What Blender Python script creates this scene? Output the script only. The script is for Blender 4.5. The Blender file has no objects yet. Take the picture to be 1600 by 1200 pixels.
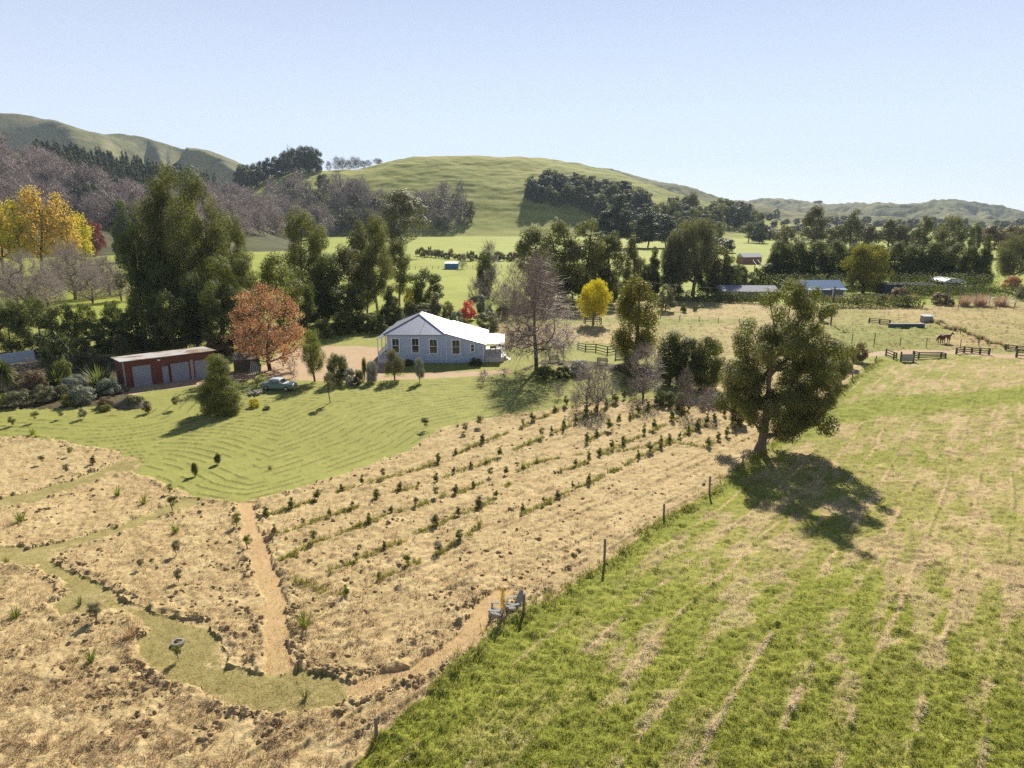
import bpy, bmesh, math, random
import numpy as np
from mathutils import Vector, Matrix

S = bpy.context.scene
COL = S.collection
rad = math.radians

# ------------------------------------------------------------------ camera
CAMZ = 20.0
PITCH = rad(13.95)
F = 1600 * 24 / 36
cam_d = bpy.data.cameras.new("camera")
cam_d.lens = 24; cam_d.sensor_width = 36
cam_d.clip_start = 0.5; cam_d.clip_end = 20000
cam = bpy.data.objects.new("camera", cam_d)
cam.location = (0, 0, CAMZ)
cam.rotation_euler = (rad(90) - PITCH, 0, 0)
COL.objects.link(cam)
S.camera = cam

# ------------------------------------------------------------------ light
SUN_AZ, SUN_EL = rad(10.5), rad(36)
W = bpy.data.worlds.new("World"); S.world = W; W.use_nodes = True
nt = W.node_tree
sky = nt.nodes.new("ShaderNodeTexSky"); sky.sky_type = 'NISHITA'
sky.sun_disc = False; sky.sun_elevation = SUN_EL; sky.sun_rotation = SUN_AZ
sky.altitude = 0; sky.air_density = 0.7; sky.dust_density = 0.0; sky.ozone_density = 4.0
bg = nt.nodes["Background"]; bg.inputs[1].default_value = 0.062
# thin high haze whitens the clear sky, most of all low down
_tc = nt.nodes.new("ShaderNodeTexCoord"); _sx = nt.nodes.new("ShaderNodeSeparateXYZ"); nt.links.new(_tc.outputs["Generated"], _sx.inputs[0])
_mr = nt.nodes.new("ShaderNodeMapRange"); nt.links.new(_sx.outputs[2], _mr.inputs[0])
_mr.inputs[1].default_value = 0.0; _mr.inputs[2].default_value = 0.62; _mr.inputs[3].default_value = 0.66; _mr.inputs[4].default_value = 0.0
_mx = nt.nodes.new("ShaderNodeMix"); _mx.data_type = 'RGBA'; nt.links.new(_mr.outputs[0], _mx.inputs[0]); nt.links.new(sky.outputs[0], _mx.inputs[6])
_mx.inputs[7].default_value = (12.8, 13.3, 14.8, 1); nt.links.new(_mx.outputs[2], bg.inputs[0])
sd = Vector((math.sin(SUN_AZ) * math.cos(SUN_EL), math.cos(SUN_AZ) * math.cos(SUN_EL), math.sin(SUN_EL)))
ld = bpy.data.lights.new("sun", 'SUN'); ld.energy = 5.0; ld.angle = rad(0.55); ld.color = (1.0, 0.93, 0.79)
lo = bpy.data.objects.new("sun", ld); lo.rotation_euler = sd.to_track_quat('Z', 'Y').to_euler(); lo.location = (0, 0, 400)
COL.objects.link(lo)
S.view_settings.view_transform = 'Standard'; S.view_settings.look = 'None'
S.view_settings.gamma = 1.0; S.view_settings.exposure = 0.66
S.cycles.max_bounces = 6; S.cycles.diffuse_bounces = 3; S.cycles.transmission_bounces = 4
S.cycles.transparent_max_bounces = 6; S.cycles.volume_bounces = 0
S.cycles.sample_clamp_indirect = 4.0; S.cycles.use_denoising = False

# ------------------------------------------------------------------ projection
SP, CP = math.sin(PITCH), math.cos(PITCH)
def ray(px, py):
    a = (px - 800) / F; b = -(py - 600) / F
    return np.array([a, CP + b * SP, -SP + b * CP])
def to_px(x, y, z):
    dz = z - CAMZ
    dep = y * CP - dz * SP
    up = y * SP + dz * CP
    return 800 + F * x / dep, 600 - F * up / dep, dep
def z_at(Y, py):
    k = -(py - 600) / F
    return CAMZ + Y * (k * CP - SP) / (CP + k * SP)

# ------------------------------------------------------------------ noise
def _h(ix, iy, s):
    n = (ix.astype(np.int64) * 374761393 + iy.astype(np.int64) * 668265263 + s * 974711) & 0xffffffff
    n = ((n ^ (n >> 13)) * 1274126177) & 0xffffffff
    n = (n ^ (n >> 16)) & 0xffffffff
    n = (n * 2246822519) & 0xffffffff
    return ((n ^ (n >> 15)) & 0xffffff) / float(0xffffff)
def vn(x, y, s=0):
    x = np.asarray(x, float); y = np.asarray(y, float)
    ix = np.floor(x); iy = np.floor(y)
    fx = x - ix; fy = y - iy
    fx = fx * fx * fx * (fx * (fx * 6 - 15) + 10); fy = fy * fy * fy * (fy * (fy * 6 - 15) + 10)
    a = _h(ix, iy, s); b = _h(ix + 1, iy, s); c = _h(ix, iy + 1, s); d = _h(ix + 1, iy + 1, s)
    return (a + (b - a) * fx) * (1 - fy) + (c + (d - c) * fx) * fy
def fbm(x, y, s=0, o=4, g=0.5):
    t = 0; a = 1; n = 0
    for i in range(o):
        c, q = math.cos(0.6 * i), math.sin(0.6 * i)
        t = t + a * vn((x * c - y * q) * 2 ** i, (x * q + y * c) * 2 ** i, s + 17 * i); n += a; a *= g
    return t / n
def sstep(a, b, x):
    t = np.clip((x - a) / (b - a), 0, 1); return t * t * (3 - 2 * t)

# ------------------------------------------------------------------ terrain
def base_z(x, y):
    x = np.asarray(x, float); y = np.asarray(y, float)
    r = np.hypot(x, y)
    return (2.0 * (1 - sstep(20, 58, y)) * sstep(2, 18, r) + 0.5 * (fbm(x / 45, y / 45, 3, 2) - 0.5) * sstep(110, 150, y)
            + 0.25 * (fbm(x / 14, y / 14, 5, 2) - 0.5))

class Hill:
    """heightfield ridge: skyline given as azimuth -> elevation of the crest"""
    def __init__(s, pts, rc, rb, amp=0, freq=1, seed=0, shape=1.0, back=900, rough=0, rbp=None):
        az, el = [], []
        for px, py in pts:
            d = ray(px, py); az.append(math.atan2(d[0], d[1])); el.append(d[2] / math.hypot(d[0], d[1]))
        s.az = np.array(az); s.el = np.array(el); s.rc = rc; s.rb = rb
        s.amp = amp; s.freq = freq; s.seed = seed; s.shape = shape; s.back = back; s.rough = rough
        if rbp:
            s.rba = np.array([math.atan2(*ray(p, 350)[:2]) for p, _ in rbp]); s.rbv = np.array([v for _, v in rbp])
        else: s.rba = None
    def __call__(s, x, y):
        r = np.hypot(x, y); a = np.arctan2(x, y)
        k = 0.006
        el = (np.interp(a - k, s.az, s.el) + np.interp(a, s.az, s.el) + np.interp(a + k, s.az, s.el)) / 3
        hc = CAMZ + s.rc * el
        rb = s.rb if s.rba is None else np.interp(a, s.rba, s.rbv)
        t = (r - rb) / (s.rc - rb); tc = np.clip(t, 0, 1)
        up = tc ** s.shape * (1 - tc) + (1 - (1 - tc) ** 2) * tc
        up = np.where(t > 1, 1 - ((r - s.rc) / s.back) ** 2, up)
        z = hc * up
        w = tc * (1 - tc) * 4
        if s.amp:
            u = a * s.freq + 0.9 * vn(a * s.freq * 1.7, r / 400, s.seed + 5) + 0.0012 * r
            g = np.abs(vn(u, r * 0 + 3.3, s.seed) - 0.5) * 2 + 0.5 * np.abs(vn(u * 2.3, r / 300 + 7, s.seed + 1) - 0.5) * 2
            z = z - s.amp * (1 - np.clip(g, 0, 1)) ** 1.5 * w
        if s.rough:
            z = z + s.rough * (fbm(x / 60, y / 60, s.seed + 9, 4) - 0.5) * np.clip(t * 3, 0, 1)
        return np.where(t < 0, -6 + 40 * np.maximum(t, -.12), z - 0.5)

HL_FAR = Hill([(1000, 345), (1060, 318), (1110, 312), (1140, 316), (1180, 314), (1200, 310), (1240, 312), (1280, 320), (1340, 319), (1400, 322), (1440, 320), (1470, 313),
               (1500, 316), (1550, 320), (1600, 333), (1700, 338), (1900, 340)], 3300, 1900, 170, 16, 31, 1.5, 1500, 40)
HL_MID = Hill([(700, 300), (880, 262), (930, 262), (960, 266), (1010, 279), (1040, 287), (1080, 296), (1130, 310), (1180, 318), (1230, 332), (1260, 337), (1300, 335), (1380, 343), (1500, 346), (1700, 352)],
              1700, 1150, 40, 14, 37, 1.4, 900, 20)
HL_CEN = Hill([(250, 372), (330, 330), (380, 295), (430, 272), (480, 267), (560, 266), (600, 255), (640, 248), (690, 244), (760, 245), (845, 247),
               (900, 255), (960, 268), (1020, 288), (1080, 308), (1130, 324), (1180, 338), (1230, 350), (1300, 372)], 960, 650, 0, 6, 41, 1.2, 500, 7.0,
              [(300, 700), (420, 650), (700, 650), (900, 640), (1050, 600), (1200, 620)])
HL_LEFT = Hill([(-300, 185), (-120, 168), (0, 175), (40, 177), (80, 187), (110, 198), (135, 208), (152, 210), (185, 208), (210, 212), (240, 217), (290, 233), (312, 234),
                (335, 240), (370, 254), (400, 268), (450, 300), (560, 340)], 2200, 1250, 330, 11, 53, 1.2, 1200, 10)
HL_WOOD = Hill([(-400, 232), (-100, 238), (0, 244), (60, 248), (130, 256), (200, 266), (300, 288), (360, 300), (420, 325), (470, 352), (520, 373)], 900, 400, 10, 10, 59, 1.0, 420, 10)
HILLS = [HL_FAR, HL_MID, HL_CEN, HL_LEFT, HL_WOOD]
def surf_z(x, y):
    z = base_z(x, y)
    for h in HILLS: z = np.maximum(z, h(x, y))
    return z
def G(px, py):
    """ground point seen at a pixel (near, flat land)"""
    d = ray(px, py); t = -CAMZ / d[2] if d[2] < -1e-4 else 5000
    for _ in range(12):
        z = float(base_z(d[0] * t, d[1] * t)); t = (z - CAMZ) / d[2] if d[2] < -1e-4 else 5000
    return np.array([d[0] * t, d[1] * t, float(base_z(d[0] * t, d[1] * t))])
def GH(px, py, r0=250):
    """first hit of any land, hills included"""
    d = ray(px, py); d = d / math.hypot(d[0], d[1])
    r = np.arange(r0, 4500, 3.0)
    z = surf_z(d[0] * r, d[1] * r); hit = np.nonzero(CAMZ + d[2] * r <= z)[0]
    i = hit[0] if len(hit) else len(r) - 1
    return np.array([d[0] * r[i], d[1] * r[i], z[i]])
def Yd(px, Y, py=None):
    """point on the ground at forward distance Y in the direction of px"""
    dep = Y * CP + (CAMZ) * SP
    x = (px - 800) / F * dep
    return np.array([x, Y, float(base_z(x, Y))])

# ------------------------------------------------------------------ mesh helpers
def arr_mesh(name, V, Fc, mat=None, smooth=False, vals=None):
    """V (n,3), Fc (m,k) all faces k-gons -> mesh. vals: float per face, stored as attribute 'v'"""
    V = np.asarray(V, np.float32); Fc = np.asarray(Fc, np.int32)
    me = bpy.data.meshes.new(name)
    n, (m, k) = len(V), Fc.shape
    me.vertices.add(n); me.vertices.foreach_set("co", V.ravel())
    me.loops.add(m * k); me.loops.foreach_set("vertex_index", Fc.ravel())
    me.polygons.add(m); me.polygons.foreach_set("loop_start", np.arange(0, m * k, k, dtype=np.int32))
    me.update(calc_edges=True)
    if smooth: me.polygons.foreach_set("use_smooth", np.ones(m, bool))
    if vals is not None:
        at = me.attributes.new("v", 'FLOAT', 'FACE'); at.data.foreach_set("value", np.asarray(vals, np.float32))
    if mat: me.materials.append(mat)
    return me
def link(o, parent=None):
    COL.objects.link(o)
    if parent is not None: o.parent = parent
    return o
def mobj(name, me, parent=None):
    return link(bpy.data.objects.new(name, me), parent)
def tag(o, label=None, cat=None, group=None, kind=None):
    if label: o["label"] = label
    if cat: o["category"] = cat
    if group: o["group"] = group
    if kind: o["kind"] = kind
    return o
def thing(name, label, cat, loc, rz=0, group=None, scale=None):
    o = bpy.data.objects.new(name, None); o.empty_display_size = 0.3
    o.location = [float(v) for v in loc]; o.rotation_euler = (0, 0, rz)
    if scale: o.scale = scale
    link(o); return tag(o, label, cat, group)

class MB:
    """collects simple solids into one mesh"""
    def __init__(s): s.v = []; s.f = []
    def add(s, vs, fs):
        b = len(s.v); s.v += [tuple(p) for p in vs]; s.f += [tuple(b + i for i in f) for f in fs]; return s
    def box(s, c, d, rz=0, M=None):
        hx, hy, hz = d[0] / 2, d[1] / 2, d[2] / 2
        vs = [Vector((x * hx, y * hy, z * hz)) for z in (-1, 1) for x, y in ((-1, -1), (1, -1), (1, 1), (-1, 1))]
        R = M if M is not None else Matrix.Rotation(rz, 3, 'Z')
        vs = [R @ v + Vector(c) for v in vs]
        return s.add(vs, [(3, 2, 1, 0), (4, 5, 6, 7), (0, 1, 5, 4), (1, 2, 6, 5), (2, 3, 7, 6), (3, 0, 4, 7)])
    def bar(s, a, b, w, h=None, n=4):
        """prism from a to b: n=4 rectangular w x h, else round radius w"""
        a = Vector(a); b = Vector(b); d = (b - a)
        if d.length < 1e-6: return s
        d.normalize(); up = Vector((0, 0, 1)) if abs(d.z) < 0.95 else Vector((0, 1, 0))
        sx = d.cross(up).normalized(); sy = sx.cross(d).normalized()
        h = w if h is None else h
        if n == 4: ring = [(-w / 2, -h / 2), (w / 2, -h / 2), (w / 2, h / 2), (-w / 2, h / 2)]
        else: ring = [(w * math.cos(2 * math.pi * i / n), h * math.sin(2 * math.pi * i / n)) for i in range(n)]
        vs = [p + sx * u + sy * v for p in (a, b) for u, v in ring]; k = len(ring)
        fs = [tuple(reversed(range(k))), tuple(range(k, 2 * k))] + [(i, (i + 1) % k, k + (i + 1) % k, k + i) for i in range(k)]
        return s.add(vs, fs)
    def poly(s, pts, thick):
        """flat polygon extruded by vector"""
        n = len(pts); t = Vector(thick); vs = [Vector(p) for p in pts] + [Vector(p) + t for p in pts]
        return s.add(vs, [tuple(reversed(range(n))), tuple(range(n, 2 * n))] + [(i, (i + 1) % n, n + (i + 1) % n, n + i) for i in range(n)])
    def build(s, name, mat, parent=None, bevel=0, smooth=False):
        me = bpy.data.meshes.new(name); me.from_pydata(s.v, [], s.f)
        bm = bmesh.new(); bm.from_mesh(me); bmesh.ops.recalc_face_normals(bm, faces=bm.faces)
        if bevel: bmesh.ops.bevel(bm, geom=bm.edges[:], offset=bevel, segments=1, affect='EDGES')
        bm.to_mesh(me); bm.free()
        if smooth: me.polygons.foreach_set("use_smooth", [True] * len(me.polygons))
        me.materials.append(mat)
        return mobj(name, me, parent)

# ------------------------------------------------------------------ materials
def newmat(name):
    m = bpy.data.materials.new(name); m.use_nodes = True
    t = m.node_tree; return m, t, t.nodes["Principled BSDF"]
def N(t, typ, **kw):
    n = t.nodes.new(typ)
    for k, v in kw.items():
        if k in n.inputs.keys(): n.inputs[k].default_value = v
        else: setattr(n, k, v)
    return n
def ramp(t, fac, stops):
    r = t.nodes.new("ShaderNodeValToRGB"); e = r.color_ramp.elements
    while len(e) < len(stops): e.new(0.5)
    for q, (p, c) in zip(e, stops): q.position = p; q.color = (*c, 1) if len(c) == 3 else c
    t.links.new(fac, r.inputs[0]); return r.outputs[0]
def mixc(t, fac, a, b, mode='MIX'):
    m = t.nodes.new("ShaderNodeMix"); m.data_type = 'RGBA'; m.blend_type = mode
    for sock, val in ((m.inputs[0], fac), (m.inputs[6], a), (m.inputs[7], b)):
        if hasattr(val, "links") or hasattr(val, "is_linked"): t.links.new(val, sock)
        elif isinstance(val, (int, float)): sock.default_value = val
        else: sock.default_value = (*val, 1)
    return m.outputs[2]
def noise(t, scale, detail=4, rough=0.55, coord='Object', dist=0.0):
    tc = t.nodes.new("ShaderNodeTexCoord"); n = N(t, "ShaderNodeTexNoise", Scale=scale, Detail=detail, Roughness=rough, Distortion=dist)
    t.links.new(tc.outputs[coord], n.inputs["Vector"]); return n.outputs[0]
def attr(t, name):
    a = t.nodes.new("ShaderNodeAttribute"); a.attribute_name = name; return a.outputs["Fac"]
def math_n(t, op, a, b=None, c=None):
    m = t.nodes.new("ShaderNodeMath"); m.operation = op
    for i, v in enumerate((a, b, c)):
        if v is None: continue
        if isinstance(v, (int, float)): m.inputs[i].default_value = v
        else: t.links.new(v, m.inputs[i])
    return m.outputs[0]
_pm = {}
def paint(name, col, rough=0.6, var=0.12, scale=6.0, metal=0.0, spec=0.4, bump=0.0):
    """a plain surface with mottled tone"""
    if name in _pm: return _pm[name]
    m, t, b = newmat(name)
    n = noise(t, scale, 5)
    c = ramp(t, n, [(0.25, tuple(v * (1 - var) for v in col)), (0.75, tuple(min(1, v * (1 + var)) for v in col))])
    t.links.new(c, b.inputs["Base Color"]); b.inputs["Roughness"].default_value = rough; b.inputs["Metallic"].default_value = metal
    b.inputs["Specular IOR Level"].default_value = spec
    if bump:
        bp = N(t, "ShaderNodeBump", Strength=bump, Distance=0.02); t.links.new(n, bp.inputs["Height"]); t.links.new(bp.outputs[0], b.inputs["Normal"])
    _pm[name] = m; return m
def leaf(name, c1, c2, trans=0.35, tcol=None, rough=0.55, spec=0.25):
    """foliage: two leaf colours by the face value, light passing through"""
    if name in _pm: return _pm[name]
    m, t, b = newmat(name)
    v = attr(t, "v"); c = ramp(t, v, [(0.0, c1), (1.0, c2)])
    t.links.new(c, b.inputs["Base Color"]); b.inputs["Roughness"].default_value = rough; b.inputs["Specular IOR Level"].default_value = spec
    tr = t.nodes.new("ShaderNodeBsdfTranslucent")
    tc = tcol or (1.25, 1.35, 0.7)
    c2n = mixc(t, 1.0, c, tc, 'MULTIPLY'); t.links.new(c2n, tr.inputs[0])
    mx = t.nodes.new("ShaderNodeMixShader"); mx.inputs[0].default_value = trans
    t.links.new(b.outputs[0], mx.inputs[1]); t.links.new(tr.outputs[0], mx.inputs[2])
    t.links.new(mx.outputs[0], t.nodes["Material Output"].inputs[0])
    _pm[name] = m; return m
# ------------------------------------------------------------------ ground materials
def ground_mat(name, stops, sc=1.0, fine=14.0, bump=0.5, green=None, gattr=None, stripe=None, soft=0.12):
    m, t, b = newmat(name)
    n1 = noise(t, 0.55 * sc, 6, 0.65); n2 = noise(t, fine, 3, 0.6); n3 = noise(t, 3.2 * sc, 4, 0.6)
    f = math_n(t, 'ADD', math_n(t, 'MULTIPLY', n1, 0.38), math_n(t, 'ADD', math_n(t, 'MULTIPLY', n2, 0.34), math_n(t, 'MULTIPLY', n3, 0.28)))
    c = ramp(t, f, stops)
    if green:
        cg = ramp(t, f, green); ga = attr(t, gattr)
        gm = math_n(t, 'ADD', ga, math_n(t, 'MULTIPLY', math_n(t, 'SUBTRACT', f, 0.5), 1.7))
        gm = ramp(t, gm, [(0.5 - soft, (0, 0, 0)), (0.5 + soft, (1, 1, 1))])
        c = mixc(t, gm, c, cg)
    if stripe:
        sa = attr(t, "s"); sm = math_n(t, 'MULTIPLY', sa, ramp(t, n3, [(0.35, (0.25,) * 3), (0.55, (1,) * 3)]))
        c = mixc(t, sm, c, stripe)
    t.links.new(c, b.inputs["Base Color"]); b.inputs["Roughness"].default_value = 0.85; b.inputs["Specular IOR Level"].default_value = 0.12
    bp = N(t, "ShaderNodeBump", Strength=bump, Distance=0.08); t.links.new(n2, bp.inputs["Height"]); t.links.new(bp.outputs[0], b.inputs["Normal"])
    return m
STRAW = [(0.33, (0.19, 0.127, 0.062)), (0.44, (0.39, 0.283, 0.133)), (0.54, (0.525, 0.398, 0.198)), (0.66, (0.665, 0.53, 0.30))]
GREEN = [(0.32, (0.11, 0.125, 0.022)), (0.45, (0.20, 0.22, 0.028)), (0.55, (0.285, 0.295, 0.045)), (0.68, (0.44, 0.40, 0.12))]
LAWN = [(0.30, (0.20, 0.18, 0.05)), (0.46, (0.265, 0.272, 0.066)), (0.57, (0.33, 0.325, 0.088)), (0.7, (0.46, 0.41, 0.16))]
M_field = ground_mat("dry_mown_grass", STRAW, green=GREEN, gattr="g", bump=0.6)
M_lawn = ground_mat("lawn_grass", LAWN, green=STRAW, gattr="g", stripe=(0.10, 0.078, 0.03))
M_mown = ground_mat("mown_path_grass", [(0.3, (0.15, 0.125, 0.045)), (0.45, (0.27, 0.225, 0.08)), (0.57, (0.36, 0.30, 0.12)), (0.7, (0.48, 0.38, 0.19))], green=STRAW, gattr="g")
M_tan = ground_mat("flattened_straw", [(0.3, (0.36, 0.245, 0.12)), (0.5, (0.49, 0.335, 0.165)), (0.7, (0.58, 0.41, 0.22))], bump=0.3, fine=20)
M_drive = ground_mat("gravel", [(0.3, (0.34, 0.24, 0.15)), (0.5, (0.48, 0.345, 0.215)), (0.7, (0.56, 0.42, 0.28))], bump=0.25, fine=22)
M_padd = ground_mat("paddock_grass", STRAW, green=GREEN, gattr="g", bump=0.7, soft=0.38)
M_rear = ground_mat("rear_paddock_grass", [(0.3, (0.24, 0.17, 0.075)), (0.46, (0.38, 0.285, 0.125)), (0.56, (0.48, 0.37, 0.175)), (0.7, (0.57, 0.45, 0.25))], green=[(0.3, (0.13, 0.135, 0.03)), (0.5, (0.24, 0.25, 0.055)), (0.7, (0.36, 0.34, 0.11))], gattr="g", sc=0.5, fine=5, soft=0.3)
M_past = ground_mat("pasture_grass", [(0.3, (0.17, 0.19, 0.03)), (0.5, (0.29, 0.32, 0.045)), (0.7, (0.38, 0.39, 0.075))], sc=0.06, fine=1.2, bump=0.2)
M_bed = ground_mat("garden_soil", [(0.3, (0.05, 0.045, 0.02)), (0.5, (0.10, 0.085, 0.04)), (0.7, (0.19, 0.15, 0.075))], bump=0.6)

# ------------------------------------------------------------------ zones, drawn as outlines on the land
FENCE_PX = [(560, 1205), (588, 1160), (640, 1110), (700, 1050), (770, 990), (815, 962), (880, 925), (944, 885), (1037, 812), (1107, 775), (1160, 728),
            (1200, 700), (1245, 668), (1290, 632), (1330, 594), (1352, 578), (1372, 562)]
ZP = {}
ZP['paddock'] = [(400, 1500)] + FENCE_PX + [(1420, 563), (1500, 556), (1700, 556), (2200, 560), (3600, 1500)]
ZP['lawn'] = [(-60, 668), (0, 655), (60, 638), (200, 645), (240, 612), (300, 600), (350, 590), (420, 588), (500, 592), (560, 596), (640, 588), (800, 584), (880, 590),
              (1010, 600), (1085, 618), (1010, 624), (900, 634), (832, 646), (785, 651), (750, 656), (692, 668), (668, 684), (640, 704), (600, 719), (560, 733),
              (520, 747), (470, 764), (412, 778), (380, 787), (330, 781), (285, 771), (250, 752), (205, 737), (160, 742), (205, 722), (185, 706), (120, 694), (60, 680), (-60, 690)]
ZP['mown_path1'] = [(-60, 782), (0, 780), (60, 766), (120, 748), (185, 722), (205, 712), (225, 722), (205, 738), (165, 745), (110, 764), (50, 786), (-60, 800)]
ZP['mown_path2'] = [(-60, 862), (0, 852), (45, 856), (110, 844), (180, 824), (250, 795), (290, 778), (330, 778), (305, 790), (260, 806), (190, 832), (110, 858), (78, 874), (92, 884),
                    (140, 903), (190, 930), (232, 954), (285, 968), (325, 976), (348, 998), (356, 1036), (385, 1050), (430, 1056), (480, 1046), (525, 1054), (548, 1068), (545, 1088), (515, 1105), (455, 1120),
                    (400, 1115), (360, 1098), (312, 1080), (245, 1052), (215, 1030), (216, 1005), (232, 985), (205, 962), (172, 952), (140, 962), (95, 960), (82, 946), (112, 922),
                    (88, 898), (55, 884), (0, 884), (-60, 890)]
ZP['tan_path'] = [(366, 786), (396, 785), (402, 815), (414, 845), (430, 888), (446, 930), (452, 985), (456, 1052), (414, 1056), (415, 985), (410, 940), (396, 888), (382, 835)]
ZP['track'] = [(540, 1066), (585, 1056), (640, 1040), (690, 1012), (722, 982), (742, 944), (775, 922), (800, 918), (795, 945), (772, 962), (758, 990), (730, 1012), (690, 1040), (640, 1062), (585, 1080), (540, 1092)]
ZP['drive'] = [(418, 590), (405, 575), (440, 548), (500, 541), (560, 541), (606, 545), (606, 575), (600, 590), (640, 584), (700, 581), (760, 580), (800, 577), (800, 583), (740, 588), (660, 592), (590, 594), (530, 596), (470, 594)]
ZP['drive2'] = [(1295, 566), (1330, 556), (1372, 549), (1420, 546), (1500, 548), (1560, 553), (1700, 557), (1700, 561), (1560, 559), (1480, 553), (1400, 553), (1350, 559), (1320, 568)]
ZP['yard'] = [(180, 612), (190, 600), (330, 588), (400, 582), (400, 592), (330, 600), (280, 606), (225, 612), (210, 618)]
ZP['rear'] = [(770, 500), (800, 482), (900, 470), (1040, 462), (1120, 468), (1230, 478), (1440, 478), (1600, 470), (1900, 468), (2300, 575), (1700, 556), (1500, 548), (1372, 549), (1330, 565),
              (1250, 580), (1150, 600), (1080, 610), (1020, 560), (960, 540), (900, 533), (850, 540), (790, 545)]
ZP['beds'] = [(-80, 640), (-80, 560), (60, 545), (180, 560), (200, 612), (215, 628), (150, 636), (60, 640)]
ZP['bed2'] = [(800, 584), (845, 570), (900, 575), (960, 580), (1040, 600), (1100, 605), (1090, 596), (1000, 575), (930, 566), (850, 562)]

def inside(poly, x, y):
    r = np.zeros(x.shape, bool); n = len(poly)
    for i in range(n):
        x1, y1 = poly[i]; x2, y2 = poly[(i + 1) % n]
        if y1 == y2: continue
        c = ((y1 > y) != (y2 > y)) & (x < (x2 - x1) * (y - y1) / (y2 - y1) + x1); r ^= c
    return r
def polyw(px): return [G(min(max(a, -400), 2000), b)[:2] for a, b in px]
def edge_dist(P, poly, closed=True):
    d = np.full(len(P), 1e9); n = len(poly)
    for i in range(n if closed else n - 1):
        a = np.asarray(poly[i]); b = np.asarray(poly[(i + 1) % n]); ab = b - a; L = ab @ ab + 1e-9
        t = np.clip(((P - a) @ ab) / L, 0, 1); q = P - (a + t[:, None] * ab); d = np.minimum(d, (q * q).sum(1))
    return np.sqrt(d)

# ------------------------------------------------------------------ ground grid
ys = [13.0]
while ys[-1] < 900: ys.append(ys[-1] * (1.0036 if ys[-1] < 150 else 1.008))
while ys[-1] < 4400: ys.append(ys[-1] * 1.08)
ys = np.array(ys); us = np.linspace(-1.12, 1.12, 1120)
YY, UU = np.meshgrid(ys, us, indexing='ij'); XX = UU * (YY * CP + CAMZ * SP)
gx, gy = XX.ravel(), YY.ravel()
gz = base_z(gx, gy)
jx = gx + 0.5 * (fbm(gx / 0.9, gy / 0.9, 71, 3) - 0.5); jy = gy + 0.7 * (fbm(gx / 0.9, gy / 0.9, 72, 3) - 0.5)
PX, PY, _ = to_px(jx, jy, gz)
zone = np.full(gx.shape, 6, np.int8)                       # pasture
zone[(PY > 505) & (gy < 135)] = 1                          # short grass round the house
zone[inside([(-3000, 640), (0, 655), (160, 655), (330, 781), (700, 650), (1085, 600), (1345, 570), (1345, 580), (560, 1205), (400, 1500), (-3000, 1500)], PX, PY)] = 0
zone[inside(ZP['rear'], PX, PY)] = 7
zone[inside(ZP['lawn'], PX, PY)] = 1
zone[inside(ZP['paddock'], PX, PY)] = 4
zone[inside(ZP['mown_path1'], PX, PY) | inside(ZP['mown_path2'], PX, PY)] = 2
zone[inside(ZP['tan_path'], PX, PY) | inside(ZP['track'], PX, PY)] = 3
zone[inside(ZP['beds'], PX, PY) | inside(ZP['bed2'], PX, PY)] = 8
zone[inside(ZP['drive'], PX, PY) | inside(ZP['drive2'], PX, PY) | inside(ZP['yard'], PX, PY)] = 5

near = gy < 125
P2 = np.stack([gx, gy], 1)
g = np.zeros_like(gx); s = np.zeros_like(gx)
# distance to the cut edges of paths and lawn
ed = np.full(gx.shape, 9.0)
for k in ('lawn', 'mown_path1', 'mown_path2', 'tan_path', 'track'):
    ed[near] = np.minimum(ed[near], edge_dist(P2[near], polyw(ZP[k])))
fd = np.full(gx.shape, 99.0); fd[near] = edge_dist(P2[near], [G(a, b)[:2] for a, b in FENCE_PX], False)
# mowing lines follow the outline of the lawn
lawn_low = [G(a, b)[:2] for a, b in ZP['lawn'][14:34]]
ld_ = np.full(gx.shape, 9.0); ml = near & (zone == 1)
ld_[ml] = edge_dist(P2[ml], lawn_low, False)
topd = np.full(gx.shape, 9.0); topd[ml] = edge_dist(P2[ml], [G(a, b)[:2] for a, b in ZP['lawn'][2:14]], False)
dd = np.where(topd < 11, topd * 0.9 + 40, ld_) + 0.5 * (fbm(gx / 4, gy / 4, 12, 3) - 0.5)
per = 1.02
st = np.abs(((dd / per) % 1.0) - 0.5) * per
brk = fbm(gx / 1.3, gy / 1.3, 33, 3)
front = inside([(-60, 690), (-60, 660), (200, 648), (400, 600), (560, 600), (800, 590), (900, 600), (1085, 618), (780, 651), (668, 684), (412, 778), (330, 781), (205, 737), (120, 694)], PX, PY)
s = np.where(ml & front, np.clip(1 - st / 0.13, 0, 1) * sstep(0.36, 0.50, brk), 0)
# straw rows follow the planting rows
ra, rb_ = G(480, 890)[:2], G(1150, 640)[:2]; rd = (rb_ - ra) / np.linalg.norm(rb_ - ra); rn = np.array([-rd[1], rd[0]])
ru = P2 @ rn; rv = P2 @ rd
# long straw swaths in the paddock
pa, pb = G(1205, 1190)[:2], G(1330, 940)[:2]; pd = (pb - pa) / np.linalg.norm(pb - pa); pn = np.array([-pd[1], pd[0]])
pu = P2 @ pn; pv = P2 @ pd
sw = np.abs((pu / 2.0 + 0.35 * fbm(pv / 9, pu / 9, 44, 2)) % 1.0 - 0.5)
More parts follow.
